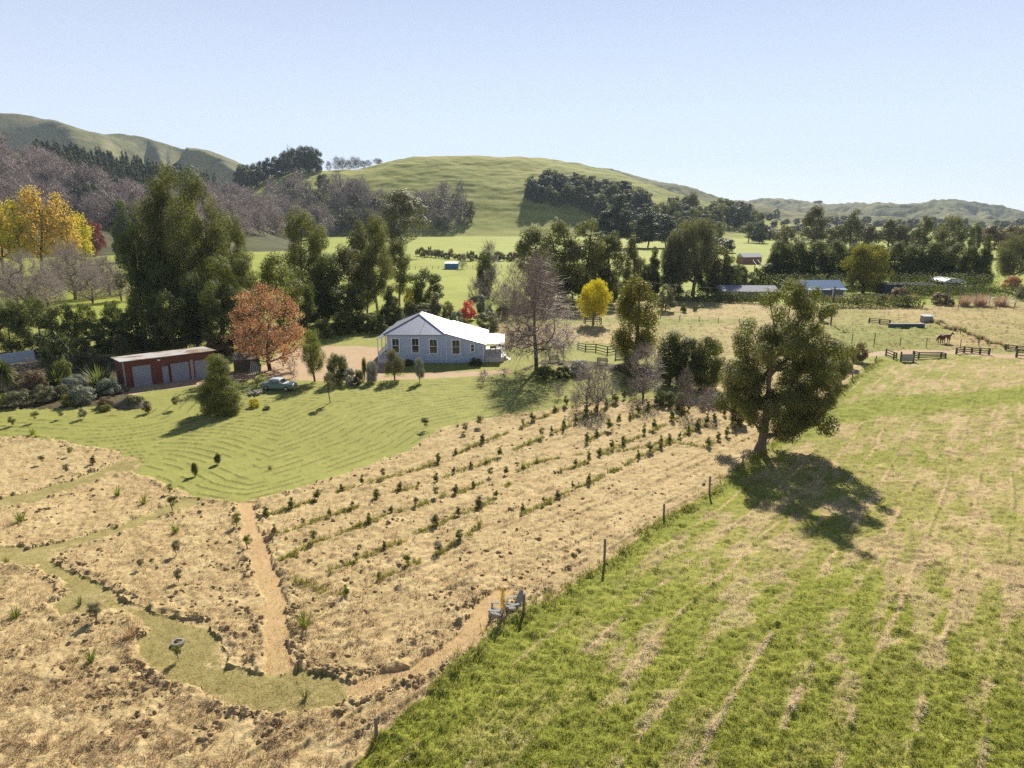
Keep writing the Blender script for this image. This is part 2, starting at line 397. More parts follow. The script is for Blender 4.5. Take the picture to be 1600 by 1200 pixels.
# green share
zp = zone == 4
far_straw = sstep(1120, 760, PY + 0.25 * (1250 - PX)) * 0.34
gp = 1.02 - far_straw - 0.85 * sstep(0.095, 0.0, sw) * sstep(0.46, 0.66, fbm(pu / 1.6, pv / 3, 45, 4)) - 0.42 * sstep(0.50, 0.64, fbm(pu / 0.8, pv / 2.6, 55, 4)) + 0.55 * (fbm(gx / 5, gy / 5, 46, 3) - 0.5) + 0.5 * sstep(3.0, 0.3, fd)
sx_ = np.array([1150, 1290, 1400, 1600, 1900]); sy_ = np.array([690, 652, 632, 618, 600])
swale = np.exp(-((PY - np.interp(PX, sx_, sy_)) / 11.0) ** 2) * sstep(1230, 1300, PX)
gp = gp + 1.1 * swale - 0.1 * sstep(1300, 1600, PX)
gp = gp + 0.35 * sstep(575, 556, PY)
g = np.where(zp, gp, g)
zf = zone == 0
gf = 0.02 + 0.30 * sstep(0.60, 0.78, fbm(gx / 2.6, gy / 2.6, 47, 3)) + 0.6 * sstep(0.9, 0.2, fd) * (fbm(gx / 1.5, gy / 1.5, 48, 2))
gf = gf + 0.8 * inside([(-60, 640), (200, 640), (230, 655), (100, 690), (-60, 672)], PX, PY)
g = np.where(zf, gf, g)
zr = zone == 7
gr = 0.40 + 0.7 * (fbm(gx / 14, gy / 14, 49, 3) - 0.5) + 0.5 * sstep(505, 515, PY) * sstep(1290, 1320, PX) * sstep(1500, 1440, PX) + 0.55 * np.exp(-((PY - 502) / 5.0) ** 2) * (PX < 1180) + 0.4 * sstep(540, 550, PY) * (PX > 1290) + .5 * sstep(545, 538, PY) * sstep(1080, 1020, PX) * 0
g = np.where(zr, gr, g)
g = np.where((zone == 2) | (zone == 1), (0.22 + 0.25 * (zone == 2)) * sstep(0.45, 0.72, fbm(gx / 2, gy / 2, 50, 4)) + 0.35 * sstep(0.4, 0.0, ed), g)

# real relief
lump = np.abs(fbm(gx / 0.42, gy / 0.55, 81, 3) - 0.5) * 2
l2 = fbm(gx / 0.22, gy / 0.24, 82, 2) - 0.5
big = sstep(0.60, 0.74, fbm(gx / 1.1, gy / 1.0, 83, 3))
fade = sstep(170, 60, gy)
z_straw = 0.12 * (0.55 - lump) + 0.13 * l2 + 0.08 * big + 0.17 * np.exp(-((np.abs(((ru + 0.5 * fbm(gx / 5, gy / 5, 84, 2)) / 0.95) % 1.0 - 0.5) * 0.95) / 0.09) ** 2) * sstep(0.40, 0.62, fbm(rv / 1.6, ru / 0.5, 99, 3)) * (PX > 385)
edge_ridge = np.exp(-((ed - 0.30) / 0.28) ** 2) * sstep(0.48, 0.68, fbm(gx / 0.4, gy / 0.4, 85, 2)) * 0.15
z_padd = 0.17 * (0.5 - np.abs(fbm(gx / 0.9, gy / 0.8, 86, 4) - 0.5) * 2) + 0.14 * l2 + 0.09 * big + 0.10 * sstep(0.10, 0.0, sw) * sstep(0.48, 0.64, fbm(pu / 1.4, pv / 2.2, 145, 3)) + 0.28 * np.exp(-(fd / 0.5) ** 2) * fbm(gx / 0.5, gy / 0.5, 87, 2)
z_lawn = 0.03 * l2 + s * 0.10 + 0.03 * fbm(gx / 1, gy / 1, 89, 2)
dz = np.select([zone == 0, zone == 4, zone == 1, zone == 2, zone == 3, zone == 5, zone == 7, zone == 8],
               [z_straw * 0.85 + edge_ridge, z_padd * 0.9, z_lawn, 0.04 * l2 - 0.03, 0.03 * l2 - 0.05, 0.02 * l2 - 0.04,
                0.35 * (fbm(gx / 2.2, gy / 2.2, 88, 4) - 0.5) + 0.15 * big, 0.25 * l2], 0.0)
zz = gz + dz * np.where(zone == 7, 1, fade)
GROUND_DZ = dz
V = np.stack([gx, gy, zz], 1)
nr, nc = YY.shape
idx = np.arange(nr * nc).reshape(nr, nc)
Q = np.stack([idx[:-1, :-1], idx[:-1, 1:], idx[1:, 1:], idx[1:, :-1]], -1).reshape(-1, 4)
zq = zone[Q[:, 0]]
for zi, nm, mt in ((0, "straw_field", M_field), (1, "lawn", M_lawn), (2, "mown_path", M_mown), (3, "straw_path", M_tan), (4, "paddock", M_padd),
                   (5, "gravel_drive", M_drive), (6, "pasture", M_past), (7, "rear_paddock", M_rear), (8, "garden_bed", M_bed)):
    q = Q[zq == zi]
    if not len(q): continue
    u, inv = np.unique(q, return_inverse=True)
    me = arr_mesh(nm, V[u], inv.reshape(-1, 4), mt, True)
    for an, av in (("g", g), ("s", s)):
        at = me.attributes.new(an, 'FLOAT', 'POINT'); at.data.foreach_set("value", av[u].astype(np.float32))
    tag(mobj(nm, me), kind="structure")
# land outside the view, lower, so that nothing floats over a void
B = 5600; me = arr_mesh("outer_ground", [(-B, -700, -3), (B, -700, -3), (B, 5000, -3), (-B, 5000, -3)], [(0, 1, 2, 3)], M_past)
tag(mobj("outer_ground", me), kind="structure")
ZZ = zz.reshape(nr, nc); ZONE = zone.reshape(nr, nc); EDG = ed.reshape(nr, nc); GG = g.reshape(nr, nc); FDG = fd.reshape(nr, nc)
def gi(x, y):
    i = np.clip(np.searchsorted(ys, y), 0, nr - 1); u = x / (y * CP + CAMZ * SP); j = np.clip(np.round((u + 1.12) / 2.24 * (len(us) - 1)).astype(int), 0, nc - 1); return i, j
def zs(x, y):
    i, j = gi(np.atleast_1d(x), np.atleast_1d(y)); return ZZ[i, j]
del V, Q, zq, idx

# ------------------------------------------------------------------ hills
def hill_mat(name, c_lo, c_mid, c_hi, sc):
    m, t, b = newmat(name)
    tc = t.nodes.new("ShaderNodeTexCoord"); mp = t.nodes.new("ShaderNodeMapping"); mp.inputs["Scale"].default_value = (0.35, 1.0, 2.2)
    t.links.new(tc.outputs["Object"], mp.inputs[0])
    n = N(t, "ShaderNodeTexNoise", Scale=sc, Detail=8, Roughness=0.62); t.links.new(mp.outputs[0], n.inputs["Vector"])
    n2 = noise(t, sc * 0.12, 5, 0.6)
    f = math_n(t, 'ADD', math_n(t, 'MULTIPLY', n.outputs[0], 0.55), math_n(t, 'MULTIPLY', n2, 0.45))
    c = ramp(t, f, [(0.39, c_lo), (0.49, c_mid), (0.61, c_hi)])
    t.links.new(c, b.inputs["Base Color"]); b.inputs["Roughness"].default_value = 0.9; b.inputs["Specular IOR Level"].default_value = 0.08
    return m
M_h1 = hill_mat("hill_grass", (0.10, 0.115, 0.028), (0.25, 0.265, 0.055), (0.37, 0.35, 0.10), 0.06)
M_h2 = hill_mat("far_hill_grass", (0.07, 0.08, 0.03), (0.155, 0.155, 0.055), (0.24, 0.205, 0.09), 0.02)
M_h3 = hill_mat("wooded_slope_ground", (0.05, 0.055, 0.025), (0.085, 0.085, 0.04), (0.15, 0.15, 0.055), 0.05)
def build_hill(nm, H, x0, x1, nc, r0, r1, nr, mt, terr=0.0):
    a0 = math.atan2(*ray(x0, 330)[:2]); a1 = math.atan2(*ray(x1, 330)[:2])
    A, R = np.meshgrid(np.linspace(a0, a1, nc), np.linspace(r0, r1, nr), indexing='ij')
    x = R * np.sin(A); y = R * np.cos(A); z = H(x, y)
    if terr:
        t = np.clip((R - H.rb) / 80, 0, 1) * (R < H.rc + 60)
        z = z + t * terr * (fbm(A * 900 / 26 * 1.0, z / 3.2 + 3 * fbm(A * 30, R / 60, 5, 2), 61, 3) - 0.5) * 2 + t * terr * 0.8 * (fbm(x / 13, y / 9, 62, 3) - 0.5)
    i = np.arange(nc * nr).reshape(nc, nr)
    q = np.stack([i[:-1, :-1], i[:-1, 1:], i[1:, 1:], i[1:, :-1]], -1).reshape(-1, 4)
    tag(mobj(nm, arr_mesh(nm, np.stack([x.ravel(), y.ravel(), z.ravel()], 1), q, mt, True)), kind="structure")
build_hill("grassy_hill", HL_CEN, 180, 1330, 900, 590, 1450, 420, M_h1, 0.9)
build_hill("distant_hill", HL_FAR, 900, 2000, 500, 1700, 4500, 220, M_h2, 0)
build_hill("middle_hill", HL_MID, 640, 1800, 500, 1000, 2500, 200, M_h2, 1.5)
build_hill("high_hill", HL_LEFT, -500, 620, 600, 1100, 3200, 300, M_h2, 0)
build_hill("wooded_slope", HL_WOOD, -500, 560, 300, 380, 1300, 160, M_h3, 0)
# ------------------------------------------------------------------ plants
def unit(a): return a / (np.linalg.norm(a, axis=-1, keepdims=True) + 1e-9)
def leaf_cloud(rng, C, R, per, size, asp=0.5, out=0.5, up=0.25, droop=0.0, shell=0.5, vspread=0.65, flat=1.0):
    C = np.asarray(C, float); n = len(C); per = np.asarray(per, int) if np.ndim(per) else np.full(n, int(per))
    i = np.repeat(np.arange(n), per); m = len(i)
    d = unit(rng.normal(size=(m, 3)))
    r = shell + (1 - shell) * rng.random(m) ** 0.6
    R = np.asarray(R, float); R = R if R.ndim == 2 else np.stack([R, R, R * flat], 1)
    p = C[i] + d * R[i] * r[:, None]
    nm = unit(out * d + (1 - out) * unit(rng.normal(size=(m, 3))) + np.array([0, 0, up]))
    a = unit(np.cross(nm, rng.normal(size=(m, 3))))
    if droop: a = unit(a + np.array([0, 0, -droop])); nm = unit(nm - (nm * a).sum(1)[:, None] * a)
    b = np.cross(nm, a); L = size * (0.65 + 0.7 * rng.random(m))[:, None]
    V = np.stack([p - a * L / 2, p + b * L * asp / 2, p + a * L / 2, p - b * L * asp / 2], 1).reshape(-1, 3)
    v = np.clip(vspread * rng.random(n)[i] + (1 - vspread) * rng.random(m), 0, 1)
    return V, np.arange(m * 4).reshape(m, 4), v
def blades(rng, base, n, L, width, spread, segs=3, curl=0.6, up=1.0, rootr=0.05):
    """strap leaves or grass: n arching strips from a base point"""
    th = rng.random(n) * 2 * math.pi; sp = spread * rng.random(n) ** 0.7; l = L * (0.6 + 0.5 * rng.random(n))
    h = np.stack([np.cos(th), np.sin(th), 0 * th], 1); s = np.stack([-np.sin(th), np.cos(th), 0 * th], 1)
    V = []; pos = np.asarray(base) + h * (rootr * rng.random(n))[:, None]; ang = sp.copy()
    for k in range(segs + 1):
        w = width * (1 - (k / segs) ** 1.6 * 0.92)
        V += [pos - s * w / 2, pos + s * w / 2]
        stp = (l / segs)[:, None] * (h * np.sin(ang)[:, None] + np.array([0, 0, 1.0]) * np.cos(ang)[:, None]); pos = pos + stp; ang = ang + curl * (sp + .15) / segs * 2
    V = np.stack(V, 1); k2 = 2 * (segs + 1); b = np.arange(n)[:, None] * k2
    f = np.concatenate([b + np.array([2 * k, 2 * k + 1, 2 * k + 3, 2 * k + 2]) for k in range(segs)], 0)
    return V.reshape(-1, 3), f, np.tile(rng.random(n), segs)
def tubes(P0, P1, R0, R1, n=5):
    P0 = np.asarray(P0, float); P1 = np.asarray(P1, float); R0 = np.asarray(R0)[:, None]; R1 = np.asarray(R1)[:, None]
    d = unit(P1 - P0); ref = np.where(np.abs(d[:, 2:3]) < 0.9, np.array([[0, 0, 1.0]]), np.array([[1.0, 0, 0]]))
    sx = unit(np.cross(d, ref)); sy = np.cross(sx, d); m = len(P0); V = []
    for P, R in ((P0, R0), (P1, R1)):
        for k in range(n):
            t = 2 * math.pi * k / n; V.append(P + (sx * math.cos(t) + sy * math.sin(t)) * R)
    V = np.stack(V, 1); b = np.arange(m)[:, None] * (2 * n)
    f = np.concatenate([b + np.array([k, (k + 1) % n, n + (k + 1) % n, n + k]) for k in range(n)], 0)
    return V.reshape(-1, 3), f
def grow(rng, trunk, targets, r_base, tip=0.002, expo=0.5, minr=0.0, steep=0.6, wob=0.04):
    """branching skeleton: each target hangs on the nearest node that lies lower"""
    nodes = [np.asarray(p, float) for p in trunk]; par = [-1] + list(range(len(trunk) - 1))
    ax = np.asarray(trunk)
    T = np.asarray(targets); order = np.argsort([np.min(np.linalg.norm(ax - t, axis=1)) for t in T])
    leafnode = np.zeros(len(T), int); A = np.zeros((len(trunk) + 2 * len(T), 3)); A[:len(trunk)] = ax; n = len(trunk)
    for o in order:
        t = T[o]; D = A[:n] - t; dist = np.sqrt((D * D).sum(1)); pen = np.maximum(0, D[:, 2] + steep * np.hypot(D[:, 0], D[:, 1]) * 0.5) * 2.2
        c = int(np.argmin(dist + pen)); mid = A[c] * 0.5 + t * 0.5 + rng.normal(size=3) * wob * dist[c] + np.array([0, 0, -0.03 * dist[c]])
        A[n] = mid; par.append(c); A[n + 1] = t; par.append(n); leafnode[o] = n + 1; n += 2
    cnt = np.zeros(n); cnt[leafnode] = 1
    for i in range(n - 1, 0, -1): cnt[par[i]] += cnt[i]
    # trunk nodes were appended first, so a second pass sums them top-down
    cnt = np.zeros(n); cnt[leafnode] = 1
    for i in range(n - 1, len(trunk) - 1, -1): cnt[par[i]] += cnt[i]
    for i in range(len(trunk) - 1, 0, -1): cnt[par[i]] += cnt[i]
    rr = np.maximum(tip + (r_base - tip) * (np.maximum(cnt, 0.3) / max(cnt[0], 1)) ** expo, minr)
    i = np.arange(1, n); pr = np.array(par[1:])
    return A[pr], A[i], np.minimum(rr[pr], rr[i] * 1.5), rr[i], A[:n], leafnode
def env_points(rng, n, prof, z0, W, surf=0.45, lean=(0, 0)):
    """points filling a crown whose radius at height t (0..1) is prof(t)*W/2"""
    tt = np.linspace(0, 1, 60); pr = np.array([prof(t) for t in tt]); w = pr ** 1.3 + 0.02; w = np.cumsum(w) / w.sum()
    t = np.interp(rng.random(n), w, tt); th = (np.arange(n) * 2.39996 + rng.random(n) * 1.2)
    r = np.interp(t, tt, pr) * W / 2 * np.sqrt(surf ** 2 + (1 - surf ** 2) * rng.random(n)); r *= 0.82 + 0.3 * vn(th * 0.9, t * 4, int(rng.integers(1000)))
    return np.stack([r * np.cos(th) + lean[0] * t, r * np.sin(th) + lean[1] * t, z0 + (1 - z0) * t], 1)
P_ROUND = lambda t: (max(0.0, 1 - (2 * (0.10 + 0.9 * t) - 1) ** 2)) ** 0.5
P_DOME = lambda t: (max(0.0, 1 - (t * 0.99) ** 2.2)) ** 0.55 * (0.8 + 0.2 * min(1, t * 4))
P_COL = lambda t: (min(1, 0.45 + 1.8 * t)) * (max(0, 1 - t ** 2.2)) ** 0.6
P_CONE = lambda t: (0.95 - 0.9 * t) * (0.75 + 0.25 * min(1, t * 6))
P_EUC = lambda t: (0.35 + 1.3 * t if t < 0.45 else 0.94 - 1.0 * (t - 0.45) ** 1.4)
P_GUM = lambda t: 0.40 + 1.35 * t if t < 0.42 else 0.07 + 0.90 * max(0, 1 - ((t - 0.42) / 0.60) ** 1.35)
P_VASE = lambda t: 0.25 + 0.75 * math.sin(min(1, t * 1.25) * math.pi * 0.62) if t < 0.8 else 0.93 * (1 - ((t - 0.8) / 0.2) ** 2) ** 0.5 + 0.05
P_TWIG = lambda t: (1 - t) ** 0.58 * 0.95 + 0.05

LV = {1: 0.0165, 2: 0.026, 3: 0.042, 4: 0.066}
_proto = {}
def proto(kind, lev, var):
    """unit-height plant: wood (V,F) and foliage (V,F,v); W is its natural width"""
    key = (kind, lev, var)
    if key in _proto: return _proto[key]
    rng = np.random.default_rng(abs(hash((len(kind) * 31 + sum(map(ord, kind)) * 7, lev, var))) % (2 ** 32))
    sz = LV[lev]; wood = None
    def leafy(prof, z0, Wd, nc, crad, trunk_top, r_base, trunk_bend=0.03, asp=0.5, droop=0.0, out=0.45, up=0.25, cover=3.4, flat=0.8, surf=0.45, size=1.0, sides=5, shell=0.5):
        C = env_points(rng, nc, prof, z0 + crad * 0.6, Wd - 1.2 * crad, surf); C[:, 2] = np.minimum(C[:, 2], 1 - crad * flat * 0.7)
        tz = np.linspace(0, trunk_top, 7); tr = np.stack([trunk_bend * np.sin(tz * 5 + rng.random() * 6), trunk_bend * np.cos(tz * 4 + rng.random() * 6) - trunk_bend, tz], 1); tr[:, :2] -= tr[0, :2]
        a, b, r0, r1, _, _ = grow(rng, tr, C, r_base, 0.0016, 0.55)
        wood = tubes(a, b, r0, r1, sides)
        Rr = crad * (0.65 + 0.7 * rng.random(nc)); s = sz * size
        area = Wd * (1 - z0) * 0.75; tot = cover * area / (0.5 * s * s * asp * 0.55)
        per = np.maximum(3, (tot * Rr ** 2 / (Rr ** 2).sum()).astype(int))
        R3 = np.stack([Rr * (0.85 + 0.3 * rng.random(nc)), Rr * (0.85 + 0.3 * rng.random(nc)), Rr * flat], 1)
        return wood, leaf_cloud(rng, C, R3, per, s, asp, out, up, droop, shell)
    if kind == 'euc': r = leafy(P_EUC, 0.22, 0.72, 75, 0.085, 0.80, 0.022, 0.02, asp=0.32, droop=0.8, out=0.35, up=0.15, cover=3.0, flat=1.0, surf=0.35); Wd = 0.72
    elif kind == 'gum': r = leafy(P_GUM, 0.20, 0.66, 54, 0.082, 0.82, 0.020, 0.03, asp=0.35, droop=0.35, out=0.85, up=0.45, cover=2.05, flat=0.9, surf=0.35, shell=0.6); Wd = 0.62
    elif kind == 'round': r = leafy(P_ROUND, 0.0, 0.95, 70, 0.115, 0.5, 0.025, out=0.8, up=0.4, cover=2.8, flat=0.85); Wd = 0.95
    elif kind == 'dome': r = leafy(P_DOME, 0.0, 1.3, 55, 0.16, 0.4, 0.022, out=0.7, up=0.4, cover=3.2, flat=0.8); Wd = 1.3
    elif kind == 'willow': r = leafy(P_ROUND, 0.20, 0.78, 70, 0.10, 0.55, 0.03, droop=1.4, asp=0.3, cover=3.6, flat=1.2); Wd = 0.78
    elif kind == 'wispy': r = leafy(P_COL, 0.12, 0.6, 80, 0.08, 0.85, 0.022, droop=0.9, asp=0.28, cover=1.7, flat=1.3, surf=0.2, shell=0.2); Wd = 0.6
    elif kind == 'poplar': r = leafy(P_COL, 0.05, 0.52, 80, 0.07, 0.9, 0.02, asp=0.6, cover=3.2, flat=1.5, up=0.1); Wd = 0.52
    elif kind == 'autumn': r = leafy(P_COL, 0.18, 0.55, 110, 0.075, 0.85, 0.017, asp=0.65, cover=1.35, flat=1.1, surf=0.15, shell=0.1); Wd = 0.55
    elif kind == 'amber': r = leafy(P_DOME, 0.12, 1.02, 230, 0.06, 0.55, 0.024, asp=0.7, cover=1.25, flat=1.0, surf=0.25, shell=0.1); Wd = 1.02
    elif kind == 'cone': r = leafy(P_CONE, 0.0, 0.62, 120, 0.075, 0.93, 0.02, asp=0.35, droop=0.35, out=0.7, cover=3.4, flat=0.8, surf=0.6); Wd = 0.62
    elif kind == 'cypress': r = leafy(P_COL, 0.0, 0.5, 70, 0.09, 0.85, 0.02, asp=0.4, out=0.7, cover=3.6, flat=1.3, surf=0.6); Wd = 0.5
    elif kind == 'pine': r = leafy(P_COL, 0.12, 0.6, 60, 0.095, 0.93, 0.018, asp=0.35, out=0.6, cover=3.0, flat=0.6, surf=0.4); Wd = 0.6
    elif kind == 'olive': r = leafy(P_DOME, 0.18, 0.8, 34, 0.13, 0.4, 0.028, asp=0.35, cover=2.5, flat=1.0); Wd = 0.8
    elif kind == 'sapling': r = leafy(P_VASE, 0.28, 0.42, 14, 0.09, 0.6, 0.018, 0.02, asp=0.4, cover=1.5, flat=1.4, surf=0.2, shell=0.1, sides=4); Wd = 0.42
    elif kind == 'twiggy': r = leafy(P_COL, 0.10, 0.42, 14, 0.09, 0.8, 0.02, 0.03, asp=0.35, cover=2.2, flat=1.4, surf=0.2, shell=0.1, size=1.3, sides=4); Wd = 0.42
    elif kind == 'plume':
        n = {1: 900, 2: 420, 3: 200, 4: 110}[lev]; V, f, v = blades(rng, (0, 0, 0), n, 0.98, sz * 0.7, 0.75, 4, 0.5, rootr=0.3); r = (None, (V, f, v)); Wd = 1.3
    elif kind == 'flax':
        n = {1: 700, 2: 260, 3: 130, 4: 70}[lev]; V, f, v = blades(rng, (0, 0, 0), n, 1.0, sz * 1.5, 0.85, 4, 0.55, rootr=0.35); r = (None, (V, f, v)); Wd = 1.4
    elif kind == 'tuft':
        V, f, v = blades(rng, (0, 0, 0), {1: 120, 2: 70, 3: 46, 4: 26}[lev], 0.95, sz * 1.3, 0.7, 3, 0.6, rootr=0.22); r = (None, (V, f, v)); Wd = 1.0
    elif kind == 'cabbage':
        Vs, fs, vs = [], [], []; base = 0; heads = [(0.0, 0.0, 0.60)] if var == 0 else [(-0.22, 0, 0.55), (0.26, 0.05, 0.50), (0.0, -0.15, 0.80), (0.15, 0.2, 0.68), (-.14, .15, .74), (-.05, -.2, .42), (.3, -.1, .3)]
        for hx, hy, hz in heads:
            n = 260 // len(heads) * 2; LL = 0.40 if var == 0 else 0.25; d = unit(rng.normal(size=(n, 3)) + np.array([0, 0, 0.25])); L = LL * (0.7 + 0.4 * rng.random(n)); c = np.array([hx, hy, hz]); w = sz * 0.9
            s = unit(np.cross(d, np.array([0.1, 0.2, 1.0]))); e = d * L[:, None]; dr = np.array([0, 0, -0.10]) * (1 - d[:, 2:3]) * 0.9
            V = np.stack([c + 0 * e - s * w / 2, c + s * w / 2 + 0 * e, c + e * 0.6 + s * w / 2, c + e * 0.6 - s * w / 2, c + e + dr + s * w * .1, c + e + dr - s * w * .1], 1).reshape(-1, 3)
            b = np.arange(n)[:, None] * 6; f = np.concatenate([b + np.array([0, 1, 2, 3]), b + np.array([3, 2, 4, 5])]); Vs.append(V); fs.append(f + base); base += len(V); vs.append(np.tile(rng.random(n), 2))
        a0 = [(0, 0, 0)] * len(heads); wood = tubes(a0, heads, [0.055] * len(heads), [0.035] * len(heads), 7); r = (wood, (np.concatenate(Vs), np.concatenate(fs), np.concatenate(vs))); Wd = 0.9
    elif kind in ('bare', 'barehigh', 'barebush', 'larch'):
        prof, z0, Wd, nt_, tt, rb = {'bare': (P_DOME, 0.18, 0.95, 300, 0.38, 0.026), 'barehigh': (P_COL, 0.15, 0.5, 260, 0.85, 0.017), 'barebush': (P_DOME, 0.05, 1.15, 260, 0.12, 0.02), 'larch': (P_TWIG, 0.20, 0.82, 430, 0.97, 0.019)}[kind]
        if lev >= 3: nt_ = nt_ // (2 if lev == 3 else 4)
        C = env_points(rng, nt_, prof, z0, Wd * 0.92, 0.1); tz = np.linspace(0, tt, 6 if kind != 'larch' else 26)
        tr = np.stack([0.012 * np.sin(tz * 7), 0.012 * np.cos(tz * 6) - 0.012, tz], 1)
        if kind == 'larch': C[:, 2] = np.clip(C[:, 2], 0.2, 0.99)
        a, b, r0, r1, A, ln = grow(rng, tr, C, rb, 0.0009, 0.5, 0.0009 * (1.6 if lev >= 3 else 1), steep=-0.1 if kind == 'larch' else 0.8, wob=0.07)
        tk = r1 > (0.0035 if lev < 3 else 0.0045); wood = tubes(a[tk], b[tk], r0[tk], r1[tk], 6)
        k = {1: 8 if kind == 'larch' else 9, 2: 4, 3: 4, 4: 5}[lev]; j = np.repeat(np.arange(len(C)), k); m = len(j); o = unit(C[j] - np.array([0, 0, C[:, 2].mean() * 0.8 + 0.05]))
        d = unit(o * 0.55 + rng.normal(size=(m, 3)) * 0.55 + np.array([0, 0, 0.25 if kind != 'larch' else 0.0])); L = 0.085 * (0.5 + rng.random(m)) * (1.0 if lev < 3 else 1.35)
        e1 = C[j] + d * L[:, None]; d2 = unit(d + rng.normal(size=(m, 3)) * 0.45); e0 = C[j] + rng.normal(size=(m, 3)) * 0.012; e2 = e1 + d2 * L[:, None] * 0.8
        w = sz * (0.085 if lev < 3 else 0.09)
        tv, tf = tubes(np.concatenate([a[~tk], e0, e1]), np.concatenate([b[~tk], e1, e2]), np.concatenate([r0[~tk], np.full(m, w), np.full(m, w * .7)]), np.concatenate([r1[~tk], np.full(m, w * .7), np.full(m, w * .35)]), 3)
        nf = len(tf) // 3; r = (wood, (tv, tf, np.tile(rng.random(nf), 3)))
    _proto[key] = (*r, Wd); return _proto[key]
_pmesh = {}
def pmesh(kind, lev, var, part, mat):
    key = (kind, lev, var, part, mat.name)
    if key not in _pmesh:
        wd, lf, _ = proto(kind, lev, var)
        if part == 'wood': _pmesh[key] = arr_mesh(kind + "_wood", wd[0], wd[1], mat, True)
        else: _pmesh[key] = arr_mesh(kind + "_foliage", lf[0], lf[1], mat, False, lf[2])
    return _pmesh[key]

BARK = paint("bark", (0.16, 0.12, 0.085), 0.9, 0.3, 9, bump=0.5)
BARK_P = paint("pale_bark", (0.33, 0.27, 0.20), 0.85, 0.3, 7, bump=0.4)
BARK_D = paint("dark_bark", (0.085, 0.065, 0.05), 0.9, 0.3, 8, bump=0.4)
TW_PURP = leaf("bare_twigs_mauve", (0.30, 0.235, 0.215), (0.44, 0.36, 0.325), 0.0)
TW_BROWN = leaf("bare_twigs_brown", (0.27, 0.205, 0.175), (0.40, 0.315, 0.275), 0.0)
TW_GREY = leaf("bare_twigs_grey", (0.22, 0.185, 0.16), (0.32, 0.27, 0.23), 0.0)
TW_RED = leaf("bare_twigs_red", (0.25, 0.13, 0.10), (0.36, 0.21, 0.16), 0.0)
LM = dict(
    euc=leaf("eucalyptus_leaves", (0.098, 0.106, 0.042), (0.245, 0.235, 0.085), 0.46, rough=0.55, spec=0.22),
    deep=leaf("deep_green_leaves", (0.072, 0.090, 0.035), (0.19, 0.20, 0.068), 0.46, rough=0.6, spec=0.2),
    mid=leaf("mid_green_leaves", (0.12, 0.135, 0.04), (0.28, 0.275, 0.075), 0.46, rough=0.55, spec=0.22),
    olive=leaf("olive_leaves", (0.115, 0.112, 0.052), (0.20, 0.18, 0.09), 0.36),
    grey=leaf("grey_green_leaves", (0.125, 0.125, 0.076), (0.22, 0.21, 0.125), 0.36),
    silver=leaf("silver_leaves", (0.15, 0.17, 0.13), (0.30, 0.31, 0.25), 0.25),
    pine=leaf("blue_green_needles", (0.040, 0.058, 0.034), (0.085, 0.10, 0.058), 0.28),
    gold=leaf("golden_leaves", (0.46, 0.34, 0.06), (0.70, 0.55, 0.13), 0.45, (1.25, 1.1, 0.8)),
    lime=leaf("yellow_green_leaves", (0.46, 0.41, 0.035), (0.68, 0.58, 0.05), 0.45, (1.2, 1.2, 0.7)),
    ygreen=leaf("turning_poplar_leaves", (0.15, 0.145, 0.03), (0.29, 0.25, 0.055), 0.4),
    orange=leaf("orange_leaves", (0.33, 0.20, 0.12), (0.62, 0.39, 0.22), 0.38, (1.3, 1.05, 0.7)),
    red=leaf("red_leaves", (0.55, 0.12, 0.085), (0.75, 0.22, 0.16), 0.35, (1.2, 0.9, 0.8)),
    maroon=leaf("dark_red_leaves", (0.20, 0.055, 0.05), (0.34, 0.10, 0.075), 0.3, (1.2, 0.9, 0.8)),
    brown=leaf("brown_leaves", (0.15, 0.10, 0.06), (0.25, 0.175, 0.105), 0.3),
    flax=leaf("flax_blades", (0.10, 0.125, 0.04), (0.22, 0.24, 0.08), 0.3),
    straw=leaf("straw_blades", (0.34, 0.25, 0.13), (0.58, 0.45, 0.27), 0.3, (1.1, 1.0, 0.85)),
    pampas=leaf("pink_plumes", (0.42, 0.29, 0.21), (0.60, 0.44, 0.34), 0.3, (1.1, 1.0, 0.9)),
    grass=leaf("long_grass_blades", (0.14, 0.17, 0.035), (0.28, 0.28, 0.07), 0.35),
    white=leaf("white_flower_leaves", (0.10, 0.115, 0.06), (0.52, 0.50, 0.44), 0.25, (1, 1, 0.9)))
_cnt = [0]
